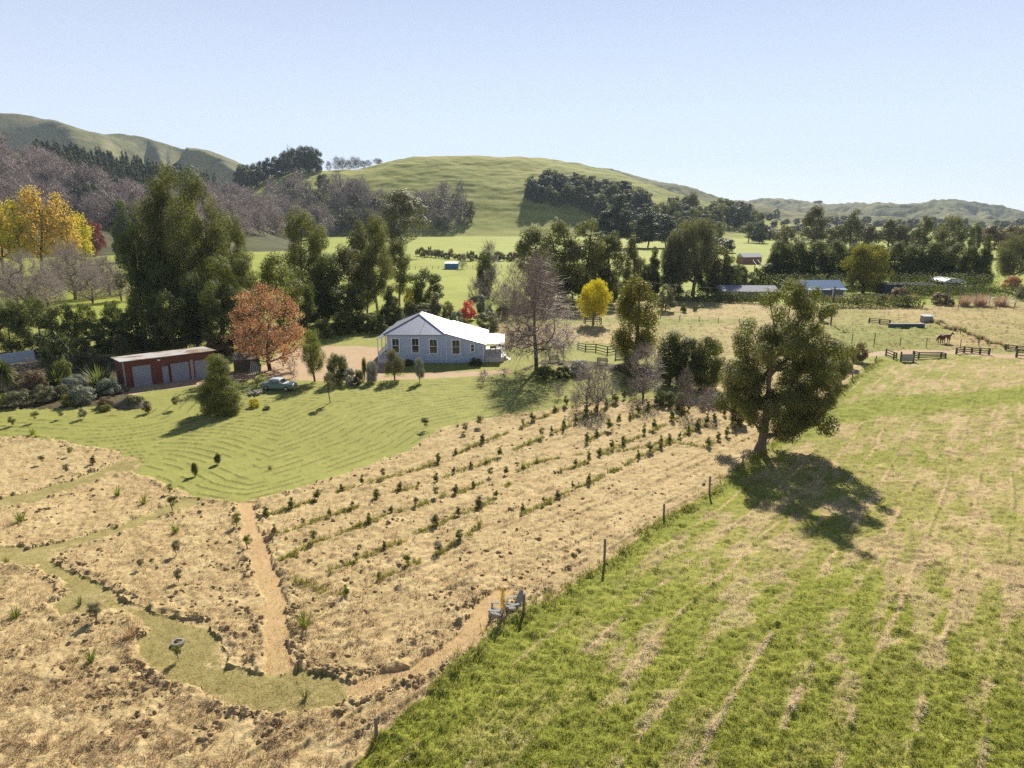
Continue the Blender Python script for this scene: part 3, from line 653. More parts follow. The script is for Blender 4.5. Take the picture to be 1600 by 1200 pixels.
def plant(kind, mat, label, cat, bx, by, top, wpx, name=None, group=None, bark=None, Y=None, var=None, hill=False, lev=None, rz=None, P=None, parts=True, sink=0.0, H=None):
    """one plant of its own: px position of its foot (or forward distance Y), px height of its top, px width"""
    _cnt[0] += 1; k = _cnt[0]
    if P is None: P = Yd(bx, Y) if Y else (GH(bx, by) if hill else G(bx, by))
    P = np.array(P, float); dep = P[1] * CP - (P[2] - CAMZ) * SP; mpp = dep / F
    if H is None: H = max(0.15, z_at(P[1], top) - P[2])
    Wm = wpx * mpp; hp = H / mpp
    if lev is None: lev = 1 if hp > 135 else 2 if hp > 75 else 3 if hp > 36 else 4
    var = k % 3 if var is None else var
    if kind == 'cabbage' and var > 1: var = 1
    wd, lf, Wd = proto(kind, lev, var)
    P[2] -= sink * H
    rz = (k * 2.399) % 6.283 if rz is None else rz
    sc = (Wm / Wd, Wm / Wd, H)
    nm = name or {'shrub': 'shrub'}.get(cat, cat.replace(' ', '_'))
    if wd is None or not parts or (hp < 22 and kind not in ('bare',)):
        if wd is None or hp < 22:
            o = mobj(nm, pmesh(kind, lev, var, 'leaf', LM[mat] if isinstance(mat, str) else mat)); o.location = P; o.scale = sc; o.rotation_euler = (0, 0, rz)
            return tag(o, label, cat, group)
    t = thing(nm, label, cat, P, rz, group, sc)
    shr = cat in ('shrub', 'sapling', 'seedling')
    mobj('stem' if shr else 'trunk', pmesh(kind, lev, var, 'wood', bark or BARK), t)
    mobj('foliage' if shr else ('twigs' if kind.startswith('bare') or kind == 'larch' else 'crown'), pmesh(kind, lev, var, 'leaf', LM[mat] if isinstance(mat, str) else mat), t)
    return t
# ------------------------------------------------------------------ the big gum by the fence
def hero_tree():
    rng = np.random.default_rng(77)
    lob = [(1212, 462, 26, 26, 9), (1238, 515, 50, 40, 15), (1186, 525, 42, 42, 13), (1266, 560, 38, 48, 15), (1164, 585, 34, 46, 12), (1222, 585, 48, 44, 13), (1288, 610, 24, 42, 12),
           (1150, 632, 20, 26, 7), (1240, 640, 40, 26, 11), (1278, 648, 26, 24, 8), (1172, 645, 20, 14, 4), (1222, 668, 32, 10, 5), (1302, 560, 14, 32, 5), (1142, 600, 14, 26, 5), (1205, 560, 26, 26, 8), (1200, 612, 30, 24, 8), (1172, 618, 24, 22, 7), (1155, 560, 12, 24, 4), (1258, 600, 26, 30, 8)]
    C = []
    for px, py, rx, rz_, n in lob:
        px -= 14 if px > 1255 else 0
        for _ in range(n):
            d = unit(rng.normal(size=3)) * rng.random() ** 0.5
            C.append(((px - 1188 + d[0] * rx) / 273, d[1] * rx / 273 * 1.2 + (0.10 * rng.normal()), (706 - py + d[2] * rz_) / 273))
    C = np.array(C); n = len(C)
    tz = np.linspace(0, 0.72, 9); tr = np.stack([0.012 * tz / 0.72 + 0.007 * np.sin(tz * 9), 0.012 * np.cos(tz * 7) - 0.012, tz], 1); tr[0] = 0
    a, b, r0, r1, A, ln = grow(rng, tr, C, 0.026, 0.0014, 0.55, steep=0.9)
    w = tubes(a, b, r0, r1, 8)
    # a flare where the trunk meets the ground
    fl = tubes([(0, 0, -0.02), (0, 0, 0.012)], [(0, 0, 0.012), (0.001, 0, 0.05)], [0.045, 0.036], [0.036, 0.026], 12)
    wv = np.concatenate([w[0], fl[0]]); wf = np.concatenate([w[1], np.array([]).reshape(0, 4)]) if False else w[1]
    R = 0.055 * (0.65 + 0.75 * rng.random(n)); R3 = np.stack([R, R, R * 0.95], 1)
    V, f, v = leaf_cloud(rng, C, R3, np.maximum(100, 640 * (R / 0.055) ** 2).astype(int), 0.0135, 0.34, 0.8, 0.4, 0.4, 0.35, 0.6)
    P = G(1188, 706); H = z_at(P[1], 430) - P[2]
    t = thing("gum_tree", "big spreading dark green gum tree standing alone on the fence line, casting a round shadow", "tree", P, 0, None, (H, H, H))
    mobj("trunk", arr_mesh("gum_trunk", w[0], w[1], BARK, True), t)
    mobj("trunk_base", arr_mesh("gum_trunk_base", fl[0], fl[1], BARK, True), t)
    mobj("crown", arr_mesh("gum_crown", V, f, LM['euc'], False, v), t)
hero_tree()

# ------------------------------------------------------------------ trees and shrubs round the house
TR, SH = 'tree', 'shrub'
plant('cone', 'mid', "broad bushy dark green conifer on the lawn in front of the red shed", TR, 347, 645, 549, 84, 'conifer_tree', lev=1)
plant('amber', 'orange', "orange leaved autumn tree behind the parked car", TR, 422, 578, 443, 138, 'autumn_tree', lev=1, bark=BARK_D, rz=0.6)
plant('wispy', 'mid', "feathery upright green bamboo like shrub between the orange tree and the gravel", SH, 492, 596, 512, 44)
plant('dome', 'deep', "rounded dark green shrub left of the gravel drive", SH, 527, 598, 549, 42)
plant('dome', 'white', "small white flowering shrub beside the dark rounded shrub", SH, 546, 601, 574, 24)
plant('dome', 'deep', "low dark shrub squeezed between two white flowering shrubs", SH, 561, 601, 577, 20)
plant('dome', 'white', "taller white flowering shrub nearest to the house verandah", SH, 581, 598, 561, 24)
plant('cabbage', 'mid', "slim young cabbage tree above the white flowering shrubs", TR, 570, 594, 556, 13, 'cabbage_tree', var=0)
plant('olive', 'olive', "olive green round topped small tree in front of the verandah", TR, 617, 594, 544, 36, 'small_tree')
plant('olive', 'silver', "pale young tree with a cone shaped crown in front of the house windows", TR, 656, 598, 561, 20, 'small_tree')
plant('sapling', 'grey', "thin leafy sapling on the lawn in front of the dark rounded shrub", 'sapling', 516, 630, 581, 20, 'sapling')
plant('bare', TW_GREY, "tiny leaning bare tree on the lawn by the house deck", TR, 755, 600, 579, 22, 'bare_tree')
plant('dome', 'deep', "low dark bush against the house wall beside the deck", SH, 743, 571, 559, 24)
plant('dome', 'deep', "low dark bush at the foot of the house wall left of centre", SH, 638, 571, 561, 22)
plant('larch', TW_BROWN, "tall bare tree with a straight trunk and fine mauve twigs right of the house", TR, 838, 578, 406, 132, 'bare_tree', bark=BARK_D, lev=1, var=0)
plant('poplar', 'ygreen', "tall green and yellow poplar with a pointed top near the rail fence", TR, 990, 568, 431, 86, 'poplar_tree', lev=1)
plant('willow', 'lime', "bright yellow round tree inside a square wooden guard", TR, 927, 507, 439, 52, 'yellow_tree')
plant('round', 'grey', "round grey green tree standing alone in the straw paddock behind the poplar", TR, 1040, 486, 445, 32, 'round_tree')
plant('dome', 'red', "bright red shrub behind the white house roof", SH, 731, 500, 469, 31)
for a in ((664, 482, 420, 60, 'round', 'deep', "dark glossy round tree behind the house roof", TR), (612, 512, 445, 54, 'cone', 'deep', "dark cone shaped evergreen left of the house roof", TR),
          (641, 492, 470, 26, 'dome', 'olive', "pale olive bush poking up behind the house ridge", SH), (662, 495, 472, 34, 'dome', 'grey', "wide grey bush behind the house ridge", SH),
          (681, 498, 458, 22, 'cypress', 'grey', "narrow upright grey green shrub behind the house roof", SH), (700, 502, 476, 24, 'dome', 'grey', "grey shrub between the upright shrub and the red shrub", SH),
          (714, 508, 484, 24, 'dome', 'silver', "silvery low shrub in front of the red shrub", SH), (752, 492, 461, 18, 'cypress', 'silver', "small pointed silver shrub right of the red shrub", SH),
          (765, 496, 474, 16, 'dome', 'silver', "small round silver shrub right of the pointed one", SH), (762, 516, 486, 42, 'dome', 'grey', "wide loose grey shrub above the house porch roof", SH),
          (786, 498, 474, 26, 'dome', 'olive', "flat topped olive shrub below the bare mauve bushes", SH), (700, 487, 470, 22, 'dome', 'mid', "green shrub at the corner of the bright pasture behind the house", SH),
          (655, 478, 440, 18, 'autumn', 'brown', "rusty brown small tree at the left of the dark round tree", TR), (640, 486, 452, 18, 'round', 'lime', "small yellowish bush between the cone evergreen and the dark round tree", SH)):
    plant(a[4], a[5], a[6], a[7], a[0], a[1], a[2], a[3], 'shrub' if a[7] == SH else 'evergreen_tree')
# row of dark bushes right of the poplar
plant('cypress', 'deep', "tall pointed dark evergreen, first of the clump right of the poplar", TR, 1046, 602, 514, 54, 'evergreen_tree')
plant('cypress', 'deep', "dark evergreen with a rounded top in the middle of the clump right of the poplar", TR, 1074, 606, 526, 60, 'evergreen_tree')
plant('cypress', 'mid', "leafy evergreen at the right end of the clump beside the big gum tree", TR, 1103, 608, 524, 60, 'evergreen_tree')
plant('cypress', 'deep', "dark ivy covered stump like bush at the foot of the poplar", SH, 984, 600, 545, 30)
plant('dome', 'deep', "dark bush below the bare tree at the edge of the straw field", SH, 1040, 634, 610, 34)
plant('dome', 'deep', "low dark bush at the foot of the tall mauve tree", SH, 852, 592, 570, 40)
plant('dome', 'white', "white flowering shrub in the bed right of the tall mauve tree", SH, 905, 586, 562, 44)
plant('dome', 'deep', "low dark green bush at the left end of the flower bed", SH, 880, 590, 571, 28)
plant('barebush', TW_GREY, "bare grey bush beside the white flowering bed", SH, 945, 590, 562, 34)
plant('barebush', TW_GREY, "round twiggy grey bush on the grass below the bare vase shaped tree", SH, 992, 622, 600, 26)
for i, (x, y, t, w, lb) in enumerate(((917, 641, 572, 62, "bare spreading fruit tree with a thick short trunk at the field edge"), (934, 641, 565, 44, "bare upright fruit tree just right of the thick trunked one"),
        (1005, 622, 540, 64, "bare vase shaped fruit tree with pale branches in front of the dark evergreens"), (1069, 645, 577, 34, "thin bare fruit tree in front of the rounded evergreen"),
        (1106, 652, 606, 36, "thin bare fruit tree nearest to the big gum tree"), (957, 622, 590, 26, "small crooked bare tree between the fruit trees"),
        (873, 623, 600, 16, "very small bare tree at the grass edge below the mauve tree"), (899, 633, 612, 18, "very small leafy bare tree beside the thick trunked fruit tree"))):
    plant('bare', TW_PURP if i % 2 == 0 else TW_GREY, lb, TR, x, y, t, w, 'fruit_tree', lev=2 if t < 600 else 3)

# ------------------------------------------------------------------ tall trees left of the house
for a in ((250, 520, 298, 92, 'gum', 'euc', "dark gum tree at the left edge of the tall gum group behind the shed"), (290, 520, 256, 100, 'gum', 'euc', "tallest gum tree with a pointed crown in the group behind the shed"),
          (328, 525, 266, 96, 'gum', 'euc', "second tallest gum tree just right of the tallest one behind the shed"), (370, 512, 326, 66, 'gum', 'euc', "lower gum tree with sunlit crown at the right of the tall gum group"),
          (226, 530, 350, 62, 'gum', 'deep', "dark slender gum tree at the left foot of the tall gum group"),
          (270, 530, 398, 90, 'round', 'deep', "dark rounded tree under the tall gums"), (345, 535, 393, 84, 'gum', 'mid', "mid green bushy tree below the tall gums, left of three"), (392, 535, 392, 80, 'gum', 'mid', "mid green bushy tree below the tall gums, middle of three"),
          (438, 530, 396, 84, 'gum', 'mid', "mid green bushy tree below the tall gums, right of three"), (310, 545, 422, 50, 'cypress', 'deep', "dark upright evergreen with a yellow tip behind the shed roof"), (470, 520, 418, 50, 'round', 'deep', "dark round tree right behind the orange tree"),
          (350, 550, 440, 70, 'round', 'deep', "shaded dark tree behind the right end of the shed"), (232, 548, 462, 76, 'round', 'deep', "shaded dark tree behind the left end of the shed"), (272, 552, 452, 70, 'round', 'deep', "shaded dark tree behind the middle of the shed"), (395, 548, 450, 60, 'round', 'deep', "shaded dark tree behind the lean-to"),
          (484, 500, 318, 84, 'gum', 'euc', "tall gum tree with a domed crown left of the house, standing above the orange tree"), (545, 500, 380, 66, 'gum', 'olive', "bronze topped dense tree left of the house"), (566, 470, 344, 46, 'poplar', 'olive', "yellowish pointed tree behind the dense trees left of the house"),
          (592, 500, 326, 62, 'gum', 'euc', "tall narrow gum tree with stacked crowns left of the house roof"), (624, 478, 370, 54, 'gum', 'euc', "drooping gum tree at the right of the stacked one"), (574, 500, 404, 50, 'gum', 'mid', "light green open tree with a bare lower trunk left of the house"),
          (512, 505, 392, 50, 'cypress', 'deep', "dark upright tree between the domed gum and the bronze tree"), (545, 510, 440, 70, 'round', 'deep', "dark low tree below the bronze topped tree"), (498, 510, 450, 50, 'round', 'deep', "dark low tree right of the orange tree")):
    plant(a[4], a[5], a[6], TR, a[0], a[1], a[2], a[3], {'gum': 'gum_tree', 'poplar': 'poplar_tree'}.get(a[4], 'evergreen_tree'), bark=BARK_P if a[4] == 'gum' else None)
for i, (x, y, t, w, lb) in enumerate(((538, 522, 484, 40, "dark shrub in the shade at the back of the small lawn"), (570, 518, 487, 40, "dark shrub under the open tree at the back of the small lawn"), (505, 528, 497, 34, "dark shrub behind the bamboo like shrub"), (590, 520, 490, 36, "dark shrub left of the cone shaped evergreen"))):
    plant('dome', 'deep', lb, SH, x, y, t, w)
plant('gum', 'olive', "large hazy grey green gum tree at the foot of the grassy hill", TR, 628, 412, 293, 90, 'gum_tree', Y=330)
# yellow poplars, red tree, mauve bare trees on the far left
for x, by, t, w, lb in ((6, 432, 300, 62, "golden autumn poplar cut by the left edge of the photo"), (34, 432, 308, 62, "golden autumn poplar second from the left edge"), (66, 430, 294, 68, "golden autumn poplar with the tallest crown, in the middle of the row"),
                        (106, 428, 300, 66, "golden autumn poplar right of the tallest one"), (132, 424, 330, 50, "small golden autumn poplar at the right end of the row")):
    plant('autumn', 'lime' if x in (34, 132) else 'gold', lb, TR, x, by, t, w, 'golden_poplar', 'golden poplars at the left', bark=BARK_D)
plant('round', 'maroon', "dark red round tree at the right end of the golden poplars", TR, 151, 400, 344, 33, 'red_tree')
plant('cone', 'deep', "dark spreading conifer with a straight trunk left of the tall gums", TR, 200, 410, 313, 56, 'conifer_tree', bark=BARK_D)
for x, by, t, w, lb in ((48, 488, 398, 96, "wide bare mauve tree above the dark hedge at the left edge"), (118, 468, 380, 84, "bare mauve tree with a forked dark trunk in the bright grass"), (172, 462, 402, 60, "bare mauve tree nearest to the tall gums on the left"), (14, 460, 410, 50, "bare mauve tree cut by the left edge of the photo"), (85, 460, 402, 50, "smaller bare mauve tree between the two wide ones"), (28, 474, 420, 60, "low bare thicket tree at the left, in front of the golden poplars"), (75, 480, 424, 64, "low bare thicket tree between the wide bare tree and the forked one"), (145, 474, 418, 60, "low bare thicket tree right of the forked bare tree"), (190, 470, 426, 44, "low bare thicket tree touching the tall gums"), (110, 440, 392, 50, "bare tree right behind the forked dark trunk"), (160, 444, 398, 50, "bare tree below the dark red round tree")):
    plant('bare', TW_PURP, lb, TR, x, by, t, w, 'bare_tree', 'mauve bare trees at the left', lev=1)
for x, by, t, w, lb in ((18, 552, 470, 60, "dark green tree at the left edge behind the garden"), (62, 548, 465, 70, "dark green tree behind the round cabbage tree clump"), (104, 545, 474, 50, "dark green tree behind the garden shrubs, below the forked mauve tree"),
                        (138, 530, 474, 44, "dark round bush in front of the bright grass clearing"), (180, 520, 470, 36, "dark round bush at the right side of the bright grass clearing"), (170, 548, 496, 56, "dark shaded bush behind the brown garden shrubs"), (208, 545, 486, 40, "dark shaded bush just left of the shed roof")):
    plant('round', 'deep', lb, TR if t < 472 else SH, x, by, t, w, 'evergreen_tree' if t < 472 else 'shrub')

# garden left of the shed
plant('cabbage', 'flax', "cabbage tree with one round head and a pale trunk at the left edge", TR, 10, 612, 560, 44, 'cabbage_tree', var=0, bark=BARK_P)
plant('cabbage', 'flax', "many headed cabbage tree clump, the tallest plant of the garden", TR, 92, 588, 514, 56, 'cabbage_tree', var=1)
plant('flax', 'flax', "large spiky flax clump left of the red shed", 'flax', 156, 604, 566, 56, 'flax_plant')
plant('flax', 'flax', "spiky flax clump in front of the cabbage tree clump", 'flax', 88, 600, 573, 40, 'flax_plant')
GARD = ((45, 590, 560, 46, 'barebush', TW_GREY, "bare brownish bush behind the dark mauve shrub"), (55, 612, 578, 44, 'dome', 'brown', "dark mauve shrub with a lit top in the garden"), (140, 575, 546, 50, 'dome', 'olive', "wide olive shrub behind the flax"),
        (190, 560, 522, 30, 'wispy', 'olive', "yellowish feathery shrub at the back corner of the shed"), (128, 556, 526, 34, 'dome', 'mid', "light green shrub behind the olive one"), (166, 552, 530, 30, 'dome', 'mid', "light green shrub next to the feathery one"),
        (118, 614, 586, 44, 'dome', 'silver', "silver shrub in front of the flax, left of two"), (172, 616, 590, 40, 'dome', 'silver', "silver shrub beside the shed corner, right of two"), (70, 628, 602, 40, 'dome', 'grey', "grey green mound in the front of the garden"),
        (130, 630, 602, 46, 'dome', 'silver', "wide silver green mound in the front row of the garden"), (32, 634, 610, 46, 'dome', 'grey', "leafy grey green mound near the left edge of the garden"), (4, 636, 614, 26, 'dome', 'mid', "bright green mound cut by the left edge"),
        (110, 634, 615, 30, 'dome', 'mid', "bright low green mound at the lawn edge"), (98, 622, 600, 26, 'dome', 'grey', "grey mound between the silver ones"), (165, 636, 620, 30, 'dome', 'brown', "low brown bush beside the soil heap"), (165, 642, 632, 22, 'dome', 'mid', "tiny green bush at the lawn edge below the brown one"),
        (20, 600, 575, 26, 'dome', 'brown', "brown bush behind the cabbage tree trunk"), (198, 612, 596, 14, 'tuft', 'brown', "small dry tuft at the shed corner"), (100, 596, 560, 36, 'dome', 'mid', "green shrub under the cabbage tree clump"), (210, 634, 618, 36, 'dome', 'deep', "dark low bush on the soil heap in front of the shed"),
        (340, 556, 526, 44, 'dome', 'brown', "brownish bush behind the right end of the shed roof"), (398, 636, 622, 20, 'dome', 'lime', "yellow green bush beside the conifer and the car"), (417, 640, 634, 13, 'dome', 'mid', "tiny round bush on the lawn below the car"), (458, 590, 560, 22, 'barebush', TW_GREY, "bare upright bush right of the orange tree"))
for x, y, t, w, k, m, lb in GARD: plant(k, m, lb, SH, x, y, t, w)

# ------------------------------------------------------------------ middle distance
for a in ((832, 470, 350, 70, 'gum', 'euc', "gum tree at the left end of the dark group right of the pasture"), (872, 475, 344, 78, 'gum', 'euc', "gum tree with a flat top in the dark group, second from its left"), (915, 475, 344, 74, 'gum', 'euc', "gum tree in the middle of the dark group right of the pasture"),
          (950, 472, 360, 62, 'gum', 'euc', "gum tree at the right of the dark group"), (985, 470, 370, 38, 'gum', 'olive', "thin bronze tree at the right end of the dark gum group"), (860, 470, 400, 70, 'round', 'deep', "dark low tree at the foot of the gum group"), (925, 470, 405, 80, 'round', 'deep', "dark low tree behind the yellow round tree"),
          (1020, 460, 384, 34, 'cone', 'deep', "dark cone shaped tree between the gums and the grey willow"), (1082, 462, 343, 76, 'willow', 'grey', "large grey willow with a pale crown"), (1048, 462, 362, 40, 'willow', 'grey', "smaller grey tree at the left of the large grey willow"), (1122, 462, 386, 46, 'round', 'olive', "round olive tree right of the grey willow"),
          (1140, 462, 400, 40, 'round', 'deep', "dark round tree left of the grey roofed shed"), (1158, 455, 415, 18, 'cypress', 'olive', "small upright olive tree above the grey roof"), (1000, 462, 404, 30, 'round', 'deep', "dark low tree beside the cone shaped one"), (1185, 450, 418, 26, 'round', 'deep', "dark bush behind the top of the big gum tree"), (1192, 446, 428, 16, 'dome', 'silver', "small pale bush under the power wires")):
    plant(a[4], a[5], a[6], TR, a[0], a[1], a[2], a[3], {'gum': 'gum_tree', 'willow': 'willow_tree'}.get(a[4], 'evergreen_tree'))
plant('cypress', 'deep', "dark pointed evergreen beside the bare mauve bushes", TR, 758, 462, 394, 34, 'evergreen_tree')
plant('barehigh', TW_GREY, "pale bare tree rising behind the dark pointed evergreen", TR, 764, 440, 376, 26, 'bare_tree')
for x, by, t, w, lb in ((770, 470, 418, 56, "wide bare mauve bush right of the bright pasture"), (806, 468, 404, 50, "taller bare mauve bush left of the dark gum group"), (742, 470, 432, 28, "low bare mauve bush at the pasture corner"), (790, 484, 446, 44, "bare mauve bush behind the tall mauve tree")):
    plant('barebush', TW_PURP, lb, SH, x, by, t, w, 'bare_bush', 'mauve bare bushes by the pasture', lev=1)
for x, by, t, w in ((1215, 452, 376, 38), (1243, 452, 372, 42), (1272, 452, 374, 40), (1302, 451, 376, 40), (1332, 450, 378, 40), (1364, 450, 380, 40), (1396, 450, 377, 42), (1426, 450, 379, 42), (1456, 450, 376, 42), (1486, 449, 380, 42), (1512, 449, 382, 36), (1206, 454, 390, 26)):
    plant('cypress', 'deep', "dark green tree in the clipped shelterbelt row on the right", TR, x, by, t, w * 1.12, 'shelterbelt_tree', 'dark shelterbelt trees', Y=200 - (x - 1200) * 0.015, lev=2)
for a in ((1532, 449, 366, 38, 'cone', 'deep', "dark triangular conifer at the right end of the shelterbelt"), (1348, 458, 384, 74, 'willow', 'ygreen', "broad yellowish green tree in front of the shelterbelt"), (1582, 445, 366, 58, 'willow', 'grey', "grey green willow near the right edge"), (1580, 452, 430, 30, 'dome', 'orange', "orange leaved bush at the right edge"),
          (1596, 470, 445, 22, 'dome', 'grey', "pale grey bush cut by the right edge")):
    plant(a[4], a[5], a[6], TR, a[0], a[1], a[2], a[3], 'tree' if a[3] > 35 else 'shrub')
for a in ((1268, 385, 318, 50, 'gum', 'olive', "hazy gum tree behind the shelterbelt, the tallest on the left"), (1328, 385, 326, 36, 'gum', 'grey', "sparse spiky topped tree behind the shelterbelt"), (1388, 385, 340, 48, 'gum', 'olive', "bronze gum tree behind the middle of the shelterbelt"), (1438, 385, 336, 44, 'gum', 'euc', "dark green gum tree behind the shelterbelt, left of two"),
          (1480, 385, 336, 48, 'round', 'euc', "dark domed tree behind the shelterbelt, right of two"), (1545, 385, 350, 44, 'gum', 'brown', "brownish tree behind the right end of the shelterbelt"), (1300, 385, 352, 40, 'round', 'olive', "low hazy tree between the tall gum and the spiky topped tree"), (1225, 385, 352, 46, 'round', 'olive', "hazy olive tree at the left behind the shelterbelt"),
          (1355, 385, 350, 40, 'gum', 'olive', "pale olive tree right of the spiky topped tree"), (1518, 380, 347, 20, 'round', 'deep', "small dark tree in the far gap near the right edge"), (1580, 385, 352, 44, 'round', 'brown', "dull brown tree at the right edge behind the willow"), (1410, 385, 352, 34, 'round', 'olive', "low olive tree between the bronze and dark gums"), (1600, 385, 356, 30, 'round', 'deep', "dark tree cut by the right edge behind the willow")):
    plant(a[4], a[5], a[6], TR, a[0], a[1], a[2], a[3], 'distant_tree', Y=330)
for i in range(14):
    rs = random.Random(i); x = 1190 + i * 31 + rs.uniform(-8, 8)
    plant('round', ('olive', 'euc', 'grey')[i % 3], "far hazy tree in the valley between the shelterbelt and the distant hills", TR, x, 372, rs.uniform(350, 358), rs.uniform(24, 38), 'distant_tree', 'far valley trees', Y=560)
for a in ((966, 302, 50, 'pine', 'pine', "tall dark pine in front of the hillside wood"), (1012, 326, 44, 'pine', 'pine', "wide dark pine with flat layers right of the tall pine"), (942, 330, 40, 'pine', 'pine', "lower dark pine left of the tall pine"), (1040, 335, 40, 'pine', 'pine', "bushy dark pine right of the flat layered one"), (990, 345, 46, 'pine', 'euc', "low dull green pine between the two tall pines")):
    plant(a[3], a[4], a[5], TR, a[0], 390, a[1], a[2], 'pine_tree', Y=430)
# tall poplar hedge and clipped hedges on the right
def hedge(label, A, B, h, w, mat, group=None, spiky=False, Y=None):
    rng = np.random.default_rng(int(A[0])); a = G(*A); b = G(*B); L = np.linalg.norm(b - a); n = int(L / 0.9)
    t = np.linspace(0, 1, n)[:, None]; C = a + (b - a) * t; C[:, 2] += h * 0.5
    C = np.concatenate([C + rng.normal(size=C.shape) * 0.12 for _ in range(2)])
    R = np.tile([[w * 0.55, w * 0.55, h * 0.55]], (len(C), 1)) * (0.9 + 0.25 * rng.random((len(C), 1)))
    V, f, v = leaf_cloud(rng, C, R, 90, 0.34, 0.55, 0.55, 0.25, 0, 0.7)
    o = mobj("hedge", arr_mesh("hedge", V, f, LM[mat], False, v)); return tag(o, label, "hedge", group)
hedge("long clipped dark hedge in front of the grey roofed shed", (1052, 470), (1200, 474), 2.6, 2.2, 'deep')
hedge("low dark hedge with a flax like pale top along the far paddock edge", (1238, 480), (1438, 480), 2.6, 2.0, 'deep')
hedge("dense square clipped dark hedge below the white curved roof", (1420, 464), (1625, 466), 3.2, 2.4, 'deep')
hedge("dark tangled undergrowth below the shelterbelt trees", (1196, 459), (1550, 457), 5.0, 3.0, 'deep')
for i in range(18):
    rs = random.Random(700 + i); f = i / 17; x = 1450 + f * 120; y = 500 + 44 * f + rs.uniform(-3, 3)
    plant('plume', ('brown', 'straw', 'grass')[i % 3], "rough olive tussock on the overgrown strip behind the horses", 'tussock', x, y, y - rs.uniform(6, 10), rs.uniform(10, 16), 'tussock', 'tussocks on the overgrown strip', lev=4)
for i in range(34):
    rs = random.Random(900 + i); x = 1228 + i * 6.2 + rs.uniform(-3, 3); y = rs.uniform(468, 473)
    plant('plume', 'straw' if i % 3 else 'grass', "pale seed head tuft along the top of the low far hedge", 'tuft', x, y, y - rs.uniform(7, 13), rs.uniform(9, 13), 'grass_tuft', 'pale tufts along the far hedge', lev=4)
for x, t, w, lb in ((1507, 456, 28, "rounded pinkish shrub, left of the pink three"), (1531, 454, 36, "rounded pinkish shrub, widest of the pink three"), (1564, 457, 36, "rounded pinkish shrub, right of the pink three")):
    plant('plume', 'pampas', lb, SH, x, 478, t, w, lev=2)
for x, t, w, m, lb in ((1470, 456, 34, 'brown', "brownish twiggy shrub left of the pink shrubs"), (1405, 448, 36, 'brown', "mauve brown bush beside the dense square hedge"), (1482, 466, 20, 'olive', "small olive bush left of the pink shrubs"), (1376, 458, 20, 'brown', "low reddish bush behind the low far hedge"), (1340, 462, 18, 'brown', "low brown bush behind the low far hedge")):
    plant('dome', m, lb, SH, x, 476, t, w)
for x, y, t, w, m, lb in ((1342, 566, 534, 28, 'brown', "brownish round bush at the end of the farm track"), (1322, 575, 540, 30, 'mid', "green bush half behind the gum tree at the field corner"), (1284, 502, 478, 16, 'deep', "dark small bush beside the power pole"), (1068, 488, 474, 12, 'deep', "small dark bush in the straw paddock"), (1086, 486, 478, 9, 'deep', "smallest dark bush in the straw paddock"),
                       (1308, 600, 574, 26, 'deep', "dark low bush in the shade right of the gum crown")):
    plant('dome', m, lb, SH, x, y, t, w)
for i in range(26):
    rs = random.Random(300 + i); f = i / 25; x = 652 + f * 165; y = 400 + 8 * math.sin(f * 2.2) + rs.uniform(-1, 1)
    plant('dome' if i % 4 else 'olive', ('deep', 'olive', 'brown')[i % 3], "low bush in the planted row across the bright far pasture", SH, x, y, y - rs.uniform(9, 17), rs.uniform(8, 15), 'shrub', 'bushes in the far pasture row')
plant('bare', TW_GREY, "small bare tree beside the blue hut in the pasture", TR, 723, 420, 397, 15, 'bare_tree', lev=3)

# ------------------------------------------------------------------ trees on the hills
rs = random.Random(5)
def inpoly(poly, n, jit=0):
    xs = [p[0] for p in poly]; ys_ = [p[1] for p in poly]; out = []
    while len(out) < n:
        x = rs.uniform(min(xs), max(xs)); y = rs.uniform(min(ys_), max(ys_))
        if inside(poly, np.array([x]), np.array([y]))[0] and all((x - a) ** 2 + 3 * (y - b) ** 2 > jit for a, b in out[-60:]): out.append((x, y))
    return out
WOODP = [(828, 300), (850, 296), (905, 298), (940, 306), (985, 316), (1040, 330), (1100, 332), (1150, 340), (1195, 352), (1195, 384), (1100, 384), (1010, 372), (950, 352), (900, 330), (860, 322), (826, 318)]
for x, y in inpoly(WOODP, 95, 60):
    k = rs.choice(['round', 'round', 'gum', 'pine']); hp = rs.uniform(24, 36)
    plant(k, rs.choice(['pine', 'deep', 'pine', 'euc']), "dark evergreen tree in the wood on the flank of the grassy hill", TR, x, y, y - hp, hp * rs.uniform(0.7, 1.0), 'hillside_tree', 'trees of the hillside wood', hill=True, lev=4 if hp < 30 else 3)
for x, y in ((378, 301), (390, 297), (402, 292), (412, 286), (424, 280), (436, 275), (446, 272), (452, 270), (462, 271), (474, 270), (484, 270), (494, 269), (456, 266), (470, 265), (485, 265)):
    top = np.interp(x, [380, 410, 440, 460, 490, 500], [258, 252, 240, 230, 229, 234]) + rs.uniform(-2, 3)
    plant('round' if x > 385 else 'pine', 'pine', "dark pine in the clump on the hill shoulder against the sky", TR, x, y, top, 28 if x > 435 else 26, 'pine_tree', 'pines on the hill shoulder', hill=True, lev=3)
for x, t, w in ((514, 252, 9), (527, 245, 14), (536, 246, 12), (545, 250, 12), (553, 245, 12), (560, 246, 12), (568, 251, 10), (576, 250, 12), (590, 247, 12), (594, 249, 8)):
    plant('barehigh', TW_GREY, "bare tree on the skyline of the grassy hill", TR, x, 268, t, w * 1.2, 'bare_tree', 'bare skyline trees', Y=955, lev=2, P=(lambda q: (q[0], q[1], float(HL_CEN(q[0], q[1]))))(np.array([ray(x, 268)[0], ray(x, 268)[1]]) / np.hypot(*ray(x, 268)[:2]) * 950))
